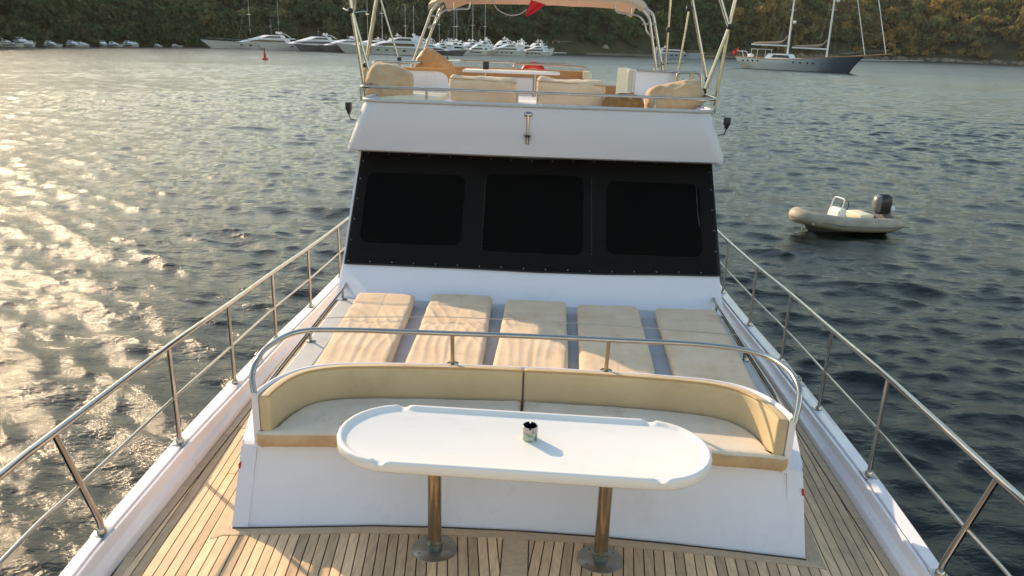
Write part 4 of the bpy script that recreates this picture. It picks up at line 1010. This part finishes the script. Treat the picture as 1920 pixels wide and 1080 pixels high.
by_bow(motor_boat("motor_cruiser", "pale grey motor yacht with broad plain bow, near the right end of the marina", "motor yacht", MG_, 17, 5, 2.3, domes=2, mast=1.5), 17, -22.5, 268, head_of(-.88, -.3))
by_bow(motor_boat("motor_cruiser", "white motor yacht with dark fenders at the far right end of the marina", "motor yacht", MG_, 13, 4.4, 2.1, domes=2, fenders=3), 13, -10.5, 276, head_of(-.9, -.2))
rb = random.Random(8)
proto = motor_boat("small_cruiser", "small white cruiser half hidden in the crowded middle of the marina", "motor boat", "small cruisers crowded in the marina", 10, 3.6, 1.7, domes=1)
spots = [(-42, 262), (-37, 259), (-33.5, 268), (-28, 279), (-24.5, 289), (-19, 283), (-15, 292), (-10, 296), (-45, 272), (-39, 281), (-50, 262), (-58, 255), (-66, 262), (-6, 300), (-35, 256), (-31, 262), (-21, 270), (-13, 284), (-47, 256), (-40, 268), (-26, 271), (-17, 300), (-53, 268), (-43, 253), (-38.5, 248), (-34, 250), (-29, 258), (-23, 262), (-48, 264), (-36, 275), (-31, 272), (-22, 280), (-16, 288), (-8, 291), (-4, 294)]
for i, (x, y) in enumerate(spots):
    o = proto if i == 0 else copy_tree(proto)
    place(o, x+4, y, BH+rb.uniform(-.25, .25)+(math.pi if i % 4 == 1 else 0)); k = rb.uniform(.85, 1.2); o.scale = (k, k, k*rb.uniform(.75, 1.0))
def sail_boat(label, Hm, group, L_=12):
    r = thing("sailing_boat", (0, 0, 0), label, "sailing boat", group)
    h = MB(); h.loft(hull_loft(L_, 3.6, 1.25, 1.6, rake=.08)); local(h, "hull", white_p, r)
    c_ = MB(); block(c_, L_*.3, L_*.68, 2.2, 1.2, 1.75, L_*.08, .3); local(c_, "cabin", white_p, r)
    m = MB(); m.tube([(L_*.55, 0, 1.5), (L_*.55, 0, Hm)], [.075, .05], 6); mm = local(m, "mast", white_p, r)
    s = MB(); s.tube([(L_*.55, -1.1, Hm*.55), (L_*.55, 1.1, Hm*.55)], .04, 4); local(s, "spreader", white_p, mm)
    b = MB(); b.tube([(L_*.53, 0, 2.6), (L_*.12, 0, 2.5)], .12, 6); local(b, "boom", white_p, r)
    f = MB(); f.tube([(L_*.98, 0, 1.6), (L_*.55, 0, Hm*.97)], .025, 4); f.tube([(L_*.02, 0, 1.3), (L_*.55, 0, Hm*.99)], .02, 4); local(f, "stay", steel, r)
    return r
SG = "sailing boats with bare masts in the marina"
s0 = sail_boat("sailing boat with a bare mast among the crowded marina boats", 15.5, SG)
for i, (x, y, k) in enumerate([(-52.5, 262, 1.35), (-46, 249, 1.35), (-41, 286, 1.0), (-37, 291, 1.0), (-32, 285, 1.1), (-28.5, 292, 1.05), (-25, 280, 1.05), (-20.5, 276, 1.1), (-16.5, 284, 1.08), (-92, 262, 1.2), (-84, 268, .95), (-43.5, 282, 1.0)]):
    o = s0 if i == 0 else copy_tree(s0)
    place(o, x, y, BH+rb.uniform(-.2, .2)); o.scale = (.9, .9, k)
# small boats on the far left shore
LB = "small boats moored along the far left shore"
lproto = None
for i, (x, y, k, lab) in enumerate([(-123, 175, 1.1, "white cruiser cut by the left edge of the photo at the far shore"), (-121.6, 179.5, 1.3, "tallest white boat with dark upper cabin in the far left shore group"), (-118.5, 179.5, .9, "low white cruiser tucked right beside the tallest boat at far left"),
        (-118.8, 186, .9, "white boat with two bright bands, second gap along the far left shore"), (-117.5, 193, .95, "pale boat with pointed cabin in the middle of the far left shore"), (-117, 196, .8, "smaller cone shaped white boat in the middle of the far left shore"),
        (-117, 199, .6, "tiny white open boat with canopy on the far left shore"), (-117, 207, .9, "grey motor boat with dark side, left one of the close pair on far left shore"), (-116, 209, .85, "grey motor boat with sloping bow, right one of the close pair on far left shore"),
        (-115, 215, 1.0, "pale boxy cruiser right of the close pair on the far left shore"), (-113.5, 216.5, .85, "dark sided cruiser beside the boxy cruiser on the far left shore"), (-110, 222, .55, "little skiff alone between the left shore boats and the marina"), (-107, 226, .6, "little motor boat alone just left of the marina row")]):
    if lproto is None: lproto = motor_boat("shore_boat", lab, "motor boat", LB, 7.5, 2.8, 1.3, domes=0); o = lproto
    else: o = copy_tree(lproto); o["label"] = lab
    place(o, x, y, head_of(.95, -.3)+rb.uniform(-.7, .7)); o.scale = (k*.62, k*.8, k*.40)
# blue white cruiser behind the right awning poles
c_ = motor_boat("motor_cruiser", "pale blue sided sport cruiser anchored between the right awning poles and the schooner", "motor yacht", None, 18, 5, 2.3, hullm=blue_h, decks=1, domes=1)
if "group" in c_: del c_["group"]
place(c_, 46.5, 329, head_of(.9, -.3)); c_.scale = (1, 1, 1.12)

# two masted wooden schooner
gul = thing("schooner", (52.0, 206.0, 0), "two masted schooner, its hull coloured with bright stern and dark bow reflections, at anchor in front of the right hillside", "sailing ship")
GH = head_of(20.1, -17.8); gul.rotation_euler = (0, 0, GH)
secs = []
for i in range(25):
    t = i/24; x = 26.8*t
    bw = 3.3*(.62+.38*min(1, t/.3)**.7) if t < .5 else 3.3*max(.015, math.cos((t-.5)/.5*math.pi/2)**.8)
    top = 2.75-1.0*math.sin(min(1, t/.75)*math.pi)*.35+1.5*max(0, t-.45)**1.5*1.8
    xt = x+(3.0*max(0, t-.7)/.3 if t > .7 else 0)-(1.4*max(0, .12-t)/.12)
    wl = bw*(.8 if t > .1 else .35+4.5*t)
    kz = -.6 if t > .06 else .35
    f_ = lambda z: x+(xt-x)*max(0, z)/top
    secs.append([(f_(top), -bw, top), (f_(top*.75), -bw*1.0, top*.75), (f_(top*.4), -(bw*.5+wl*.5), top*.4), (x, -wl, .05), (x, -wl*.4, kz), (x, wl*.4, kz), (x, wl, .05), (f_(top*.4), bw*.5+wl*.5, top*.4), (f_(top*.75), bw, top*.75), (f_(top), bw, top)])
h = MB(); h.loft(secs)
hm = bpy.data.materials.new("schooner_hull_reflections"); hm.use_nodes = True; t_ = hm.node_tree; N_ = t_.nodes; L__ = t_.links; bs_ = N_["Principled BSDF"]; bs_.inputs["Roughness"].default_value = .35
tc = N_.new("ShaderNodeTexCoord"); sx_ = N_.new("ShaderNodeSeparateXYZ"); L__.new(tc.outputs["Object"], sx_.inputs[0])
rp_c = N_.new("ShaderNodeValToRGB"); e_ = rp_c.color_ramp.elements; e_[0].position = 0; e_[0].color = (.72, .72, .68, 1); e_[1].position = 1; e_[1].color = (.02, .035, .06, 1)  # bright reflection aft fading to dark at the bow, painted into hull colour
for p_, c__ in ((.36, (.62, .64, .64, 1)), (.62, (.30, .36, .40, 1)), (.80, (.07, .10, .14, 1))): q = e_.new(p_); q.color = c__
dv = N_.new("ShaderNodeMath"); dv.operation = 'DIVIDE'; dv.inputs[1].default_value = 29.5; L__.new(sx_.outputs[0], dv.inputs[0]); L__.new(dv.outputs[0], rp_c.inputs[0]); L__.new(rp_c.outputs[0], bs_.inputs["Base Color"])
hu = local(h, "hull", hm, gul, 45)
for k, x in enumerate((1.2, 2.6, 4.0, 5.4, 14.8, 16.5, 18.2, 19.5, 21.4)):
    for s in (-1, 1):
        b_ = 3.3*(.62+.38*min(1, (x/26.8)/.3)**.7) if x < 13.4 else 3.3*math.cos((x/26.8-.5)/.5*math.pi/2)**.8
        q = MB(); q.lathe([(0, 0), (.23, 0), (.23, .12), (0, .12)], (x-.2, s*(b_+.0)-.06, 1.95-.004*x), 10, axis='Y'); local(q, "porthole", far_glass, hu)
q = MB()
for s in (-1, 1): q.tube([(sec[0 if s < 0 else -1][0], sec[0 if s < 0 else -1][1], sec[0][2]+.06) for sec in secs], .10, 6)
local(q, "cap_rail", tan_w, gul)
q = MB(); block(q, 6.2, 13.6, 4.0, 2.2, 3.75, 1.0, 1.0); dhs = local(q, "deckhouse", white_p, gul)
q = MB(); q.loft([[(8.2, -2.0, 2.85), (12.8, -2.0, 2.85), (12.3, -1.9, 3.5), (8.7, -1.9, 3.5)], [(8.2, 2.0, 2.85), (12.8, 2.0, 2.85), (12.3, 1.9, 3.5), (8.7, 1.9, 3.5)]]); local(q, "window", far_glass, dhs)
q = MB(); block(q, 14.2, 17.2, 3.0, 2.0, 2.9, .5, .3); local(q, "skylight", white_p, gul)
q = MB(); q.box((19.8, 0, 2.5), (4.4, 2.2, .5), bev=.1); local(q, "foredeck_cushion", tan_w, gul)
for nm, x, hgt in (("mast", 11.4, 27.0), ("mast", 21.2, 26.0)):
    q = MB(); q.tube([(x, 0, 2), (x-.25, 0, hgt)], [.26, .17], 8); mm = local(q, nm, white_p, gul)
    q = MB(); q.tube([(x-.12, -1.7, 14.0), (x-.12, 1.7, 14.0)], .06, 5); local(q, "spreader", white_p, mm)
    q = MB(); q.sphere((x+.8, 0, 11.2 if x < 15 else 16), .42, 8, 6); q.tube([(x, 0, 11 if x < 15 else 15.8), (x+.8, 0, 10.9 if x < 15 else 15.7)], .05, 4); local(q, "radar_dome", white_p, mm)
for x0, x1, z in ((11.0, 1.6, 5.7), (21.0, 12.4, 5.2)):
    q = MB(); q.tube([(x0, 0, z), (x1, 0, z+.15)], .17, 8); bo = local(q, "boom", white_p, gul)
    q = MB(); q.tube(smooth_path([(x0-.2, 0, z+2.2), (x0-1.4, 0, z+.9), (x0-4, 0, z+.6), (x1+.5, 0, z+.45)], 4), [.12]*4+[.28]*8+[.2]*1, 7); local(q, "furled_sail", thatch, bo)
q = MB(); q.tube([(27, 0, 3.7), (36, 0, 4.6)], [.2, .12], 7); local(q, "bowsprit", tan_w, gul)
for a, b in (((30.0, 0, 4.1), (25.2, 0, 20)), ((34.6, 0, 4.5), (29.5, 0, 21)), ((25.2, 0, 20), (21.1, 0, 26)), ((29.5, 0, 21), (21.1, 0, 26.0))):
    q = MB(); q.tube([a, b], .09 if a[2] < 10 else .09, 5); local(q, "forestay", white_p, gul)
for x in (11.3, 21.1):
    for s in (-1, 1):
        q = MB(); q.tube([(x-1.4, s*3.0, 2.6), (x-.15, s*.1, 20)], .025, 4); q.tube([(x+1.0, s*3.0, 2.6), (x-.1, s*.1, 20)], .025, 4); local(q, "shroud", grey_h, gul)
q = MB()
for s in (-1, 1): q.tube([(24.5, s*1.7, 4.3), (30, s*.5, 4.9), (34.5, 0, 5.4)], .05, 5)
local(q, "bow_rail", steel, gul)
q = MB()
for y in (-1.2, 1.2): q.tube(bend([(.4, y, 2.4), (0, y, 4.0), (-1.6, y, 4.2)], .5), .09, 6)
local(q, "davit", white_p, gul)
q = MB(); q.sphere((2.2, -.9, 3.1), (.9, .6, .5), 10, 6); local(q, "liferaft_canister", white_p, gul)
q = MB(); q.box((4.5, 0, 4.7), (4.2, 3.4, .12), bev=.05)
for x in (2.6, 6.4):
    for s in (-1, 1): q.tube([(x, s*1.6, 2.2), (x, s*1.6, 4.7)], .05, 5)
local(q, "sun_awning", white_p, gul)
q = MB(); q.tube([(-1.2, 0, 2.6), (-2.0, 0, 5.0)], .05, 5); local(q, "flagstaff", tan_w, gul)
v_ = [(-2.0-1.6*i/8, .25*math.sin(i*.9+j*.5), 4.9-1.1*j/5-.9*i/8+.1*math.sin(i)) for j in range(6) for i in range(9)]
q = MB(); q.add(v_, [(j*9+i, j*9+i+1, (j+1)*9+i+1, (j+1)*9+i) for j in range(5) for i in range(8)]); local(q, "ensign", flagm, gul, 80)

# inflatable dinghy with console and outboard
din = thing("inflatable_dinghy", (7.30, 21.05, 0), "grey beige inflatable dinghy with white console and outboard, floating right of the yacht", "dinghy")
# local x: 0 bow .. 3.5 stern
ub = Vector((2.9, .78, 0)); din.scale = (.87, .87, .85); din.rotation_euler = (0, 0, math.atan2(ub.y, ub.x))
LT = 3.25
path = [(LT+.30, -.66, .27), (LT-.3, -.67, .27), (2.1, -.68, .30), (1.2, -.66, .36), (.62, -.54, .44), (.22, -.30, .50), (.08, 0, .52), (.22, .30, .50), (.62, .54, .44), (1.2, .66, .36), (2.1, .68, .30), (LT-.3, .67, .27), (LT+.30, .66, .27)]
pp = smooth_path(path, 5); m_ = len(pp)
rr_ = []
for i in range(m_):
    e = min(i, m_-1-i); rr_.append(.235*min(1, .30+.16*e) if e < 5 else .235)
q = MB(); q.tube(pp, rr_, 16); tb = local(q, "tube", ribm, din, 60)
q = MB(); q.tube([Vector(p)+Vector((0, math.copysign(.232, p[1]) if abs(p[1]) > .2 else 0, -.02)) if abs(p[1]) > .3 else Vector(p)+Vector((-.232, 0, -.02)) for p in pp], .022, 6); local(q, "rubbing_strake", grey_h, tb)
q = MB(); q.tube([Vector(p)+Vector((0, 0, .235)) for p in pp[8:-8]], .010, 5); local(q, "grab_line", cord_m, tb)
q = MB(); q.loft([[(.35, -.02, .25), (.35, .02, .25), (.45, .0, .05)], [(.9, -.30, .25), (.9, .30, .25), (.8, 0, -.12)], [(2.0, -.5, .2), (2.0, .5, .2), (2.0, 0, -.2)], [(LT, -.5, .2), (LT, .5, .2), (LT, 0, -.2)]]); local(q, "hull", grey_h, din, 50)
q = MB(); q.box((1.9, 0, .20), (2.6, .95, .04)); local(q, "floor", ribm, din)
q = MB(); q.box((LT, 0, .36), (.06, .95, .36), bev=.02); local(q, "transom_board", grey_h, din)
q = MB(); q.loft([[(1.28, -.26, .2), (1.28, .26, .2), (1.62, .26, .2), (1.62, -.26, .2)], [(1.36, -.24, .68), (1.36, .24, .68), (1.66, .24, .68), (1.66, -.24, .68)], [(1.44, -.21, .76), (1.44, .21, .76), (1.64, .21, .74), (1.64, -.21, .74)]]); con_ = local(q, "console", white_p, din, 30)
q = MB(); q.tube(bend([(1.34, -.28, .40), (1.52, -.27, 1.08), (1.52, .27, 1.08), (1.34, .28, .40)], .12), .022, 8); local(q, "grab_hoop", white_p, con_)
q = MB(); q.tube([(1.74+.04*math.sin(a), .17*math.cos(a), .80+.17*math.sin(a)) for a in np.linspace(0, 2*math.pi, 16, endpoint=False)], .018, 6, closed=True); local(q, "steering_wheel", black, con_)
q = MB(); q.box((2.35, 0, .40), (.5, .8, .36), bev=.04); local(q, "seat", cream, din, 40)
ob = MB(); ob.loft([[(3.12+dx*s_, y*s_, z) for dx, y in ((-.16, -.15), (.20, -.16), (.30, 0), (.20, .16), (-.16, .15), (-.22, 0))] for z, s_ in ((.52, .75), (.60, 1.05), (.92, 1.22), (1.10, 1.05), (1.18, .6))])
mo = local(ob, "outboard_motor", black, din, 50)
q = MB(); q.loft([[(3.12+dx*s_, y*s_, z) for dx, y in ((-.245, -.09), (-.19, -.14), (-.14, -.158), (-.14, .158), (-.19, .14), (-.245, .09))] for z, s_ in ((.58, .95), (.64, 1.08), (.92, 1.24), (1.09, 1.07), (1.16, .7))]); local(q, "cowl_panel", grey_h, mo, 50)
q = MB(); q.box((3.42, 0, .3), (.14, .10, .7), bev=.03); q.box((3.40, 0, -.1), (.3, .05, .12), bev=.02); local(q, "leg", black, mo)
q = MB(); q.sphere((3.62, .12, .62), (.12, .10, .13), 10, 7); local(q, "float", white_p, din)
q = MB(); q.lathe([(0, 0), (.07, 0), (.07, .02), (0, .02)], (.30, -.60, .40), 10, axis='Y'); local(q, "bow_valve", white_p, tb)
MBt = MB(); MBt.tube([(.30, 0, .22), (.30, 0, -.15)], .012, 5); local(MBt, "painter", cord_m, din)

# channel buoys
def buoy(name, x, y, m, label):
    r = thing(name, (x, y, 0), label, "buoy")
    q = MB(); q.lathe([(0, -.4), (.95, -.4), (1.05, 0), (.95, .45), (.5, .6)], (0, 0, 0), 18); local(q, "float", m, r)
    q = MB(); q.lathe([(.5, .55), (.36, 1.6), (.20, 2.9)], (0, 0, 0), 14); local(q, "tower", m, r)
    q = MB(); q.lathe([(.0, 2.85), (.22, 2.9), (.22, 3.35), (.13, 3.5), (.0, 3.9)], (0, 0, 0), 12); local(q, "lantern", m, r)
    return r
bu = buoy("channel_buoy", -51.8, 146.2, red, "red conical channel buoy floating in front of the white motor yachts"); bu.scale = (.55, .55, .62)
bu = buoy("channel_buoy", -20.1, 167.4, green_p, "slim dark green channel buoy seen over the flybridge in front of the marina"); bu.scale = (.4, .4, .62)

# shore works: quay, pontoons, beach umbrellas, navigation post
q = MB(); P_ = [(-3.8, 333.9), (10.1, 345), (31, 348.5), (48, 352), (60, 372), (105, 419)]
for a, b in zip(P_, P_[1:]):
    d_ = Vector((b[0]-a[0], b[1]-a[1], 0)); nrm = Vector((-d_.y, d_.x, 0)).normalized()
    A, B = Vector((*a, 0)), Vector((*b, 0)); q.loft([[A+Vector((0, 0, -.5)), A+Vector((0, 0, .75)), A+nrm*6+Vector((0, 0, .75)), A+nrm*6+Vector((0, 0, -.5))], [B+Vector((0, 0, -.5)), B+Vector((0, 0, .75)), B+nrm*6+Vector((0, 0, .75)), B+nrm*6+Vector((0, 0, -.5))]])
tag(q.build("quay", rockm, None, 20), kind="structure")
def jetty(name, a, b, wd, z, m, label):
    r = thing(name, ((a[0]+b[0])/2, (a[1]+b[1])/2, 0), label, "jetty")
    A, B = Vector((*a, 0)), Vector((*b, 0)); d_ = (B-A); an = math.atan2(d_.y, d_.x)
    q = MB(); q.box(tuple((A+B)/2+Vector((0, 0, z))), (d_.length, wd, .3), rot=an, bev=.03); q.build("walkway", m, r, 30)
    for k in range(5):
        p = A+d_*(k+.5)/5; w_ = MB(); w_.tube([p+Vector((0, 0, -1)), p+Vector((0, 0, z+.7))], .18, 6); w_.build("pile", grey_h, r)
    return r
jetty("floating_jetty", (150, 420), (239.1, 508.6), 2.2, .6, white_p, "long pale jetty running out from the shore behind the schooner's bowsprit")
jetty("floating_jetty", (-44, 246), (4, 300), 2.4, .45, grey_h, "dark floating jetty along the right end of the marina")
jetty("floating_jetty", (-3.8, 322), (9.5, 338), 2.0, .55, white_p, "short white landing stage right of the marina in front of the dark pavilion")
pv = thing("pavilion", (5, 345, 1), "low dark open pavilion on the quay right of the marina", "pavilion")
q = MB(); q.box((5, 346, 5.2), (16, 6, .3), rot=.75, bev=.05); q.build("roof", grey_h, pv)
for k in range(5):
    c__ = Vector((5, 346, 0))+Matrix.Rotation(.75, 3, 'Z') @ Vector((-7+3.5*k, -2.7, 0)); q = MB(); q.tube([c__+Vector((0, 0, .7)), c__+Vector((0, 0, 5.1))], .15, 6); q.build("post", white_p, pv)
UG = "thatched umbrellas on the beach"
ULAB = ["leftmost thatched beach umbrella on the shore right of the marina", "thatched umbrella just left of an overlapping one on the shore", "thatched umbrella overlapped on its left by a neighbour on the shore", "pale broad thatched umbrella in the middle of the beach row", "thatched umbrella standing apart at the right end of the beach row"]
up0 = None
for i, (x, y) in enumerate([(10.6, 352), (14.0, 354), (16.8, 355), (20.5, 353), (27.8, 355)]):
    if up0 is None:
        up0 = thing("beach_umbrella", (0, 0, 0), ULAB[0], "umbrella", UG)
        q = MB(); q.lathe([(1.75, 2.0), (1.7, 2.25), (1.1, 3.1), (.5, 3.6), (.05, 3.85)], (0, 0, 0), 14); local(q, "thatch_roof", thatch, up0)
        q = MB(); q.tube([(0, 0, 0), (0, 0, 3)], .12, 6); local(q, "pole", tan_w, up0); o = up0
    else: o = copy_tree(up0); o["label"] = ULAB[i]
    o.location = (x, y, .75)
np_ = MB(); np_.lathe([(.0, 0), (.75, 0), (.5, 1.2), (.45, 2.2), (.75, 2.3), (.75, 2.6), (.3, 3.2), (0, 3.6)], (50.5, 355, .75), 12)
tag(np_.build("navigation_beacon", white_p, None, 40), "small white navigation beacon standing on the quay left of the blue cruiser", "beacon")
# boulders along the right shore
rs = random.Random(21)
def boulder(seed):
    q = MB(); q.sphere((0, 0, 0), 1, 10, 7); q.v = [tuple(Vector(v)*(1+.35*mnoise.noise(Vector(v)*1.3+Vector((seed*7., 0, 0))))) for v in q.v]; o = q.build("shore_boulder", rockm, None, 30); return o
bp_ = [boulder(k) for k in range(4)]; usd = [False]*4
for k in range(46):
    az = rs.uniform(.30, .60); r_ = shore_r(az)+rs.uniform(-1.5, 4); i = rs.randrange(4)
    if not usd[i]: o = bp_[i]; usd[i] = True
    else: o = bp_[i].copy(); COL.objects.link(o)
    s_ = rs.uniform(.8, 2.6); o.location = (r_*math.sin(az), r_*math.cos(az), .5+rs.uniform(-.2, .8)); o.scale = (s_*1.3, s_, s_*rs.uniform(.6, 1)); o.rotation_euler = (0, 0, rs.uniform(0, 6))
    tag(o, "tan boulder at the waterline below the ochre hillside on the right shore", "boulder", "boulders on the right shore")

# ------------------------------------------------------------------ evening haze over the bay
hz = MB().box((0, 0, 31), (8400, 8400, 70)).build("haze", None, None, 0)
hm_ = bpy.data.materials.new("haze_air"); hm_.use_nodes = True; t = hm_.node_tree; t.nodes.clear()
pv_ = t.nodes.new("ShaderNodeVolumePrincipled"); pv_.inputs["Color"].default_value = (.86, .86, .84, 1); pv_.inputs["Density"].default_value = .00006; pv_.inputs["Anisotropy"].default_value = .25
ou_ = t.nodes.new("ShaderNodeOutputMaterial"); t.links.new(pv_.outputs[0], ou_.inputs["Volume"])
hz.data.materials.clear(); hz.data.materials.append(hm_); tag(hz, kind="stuff")
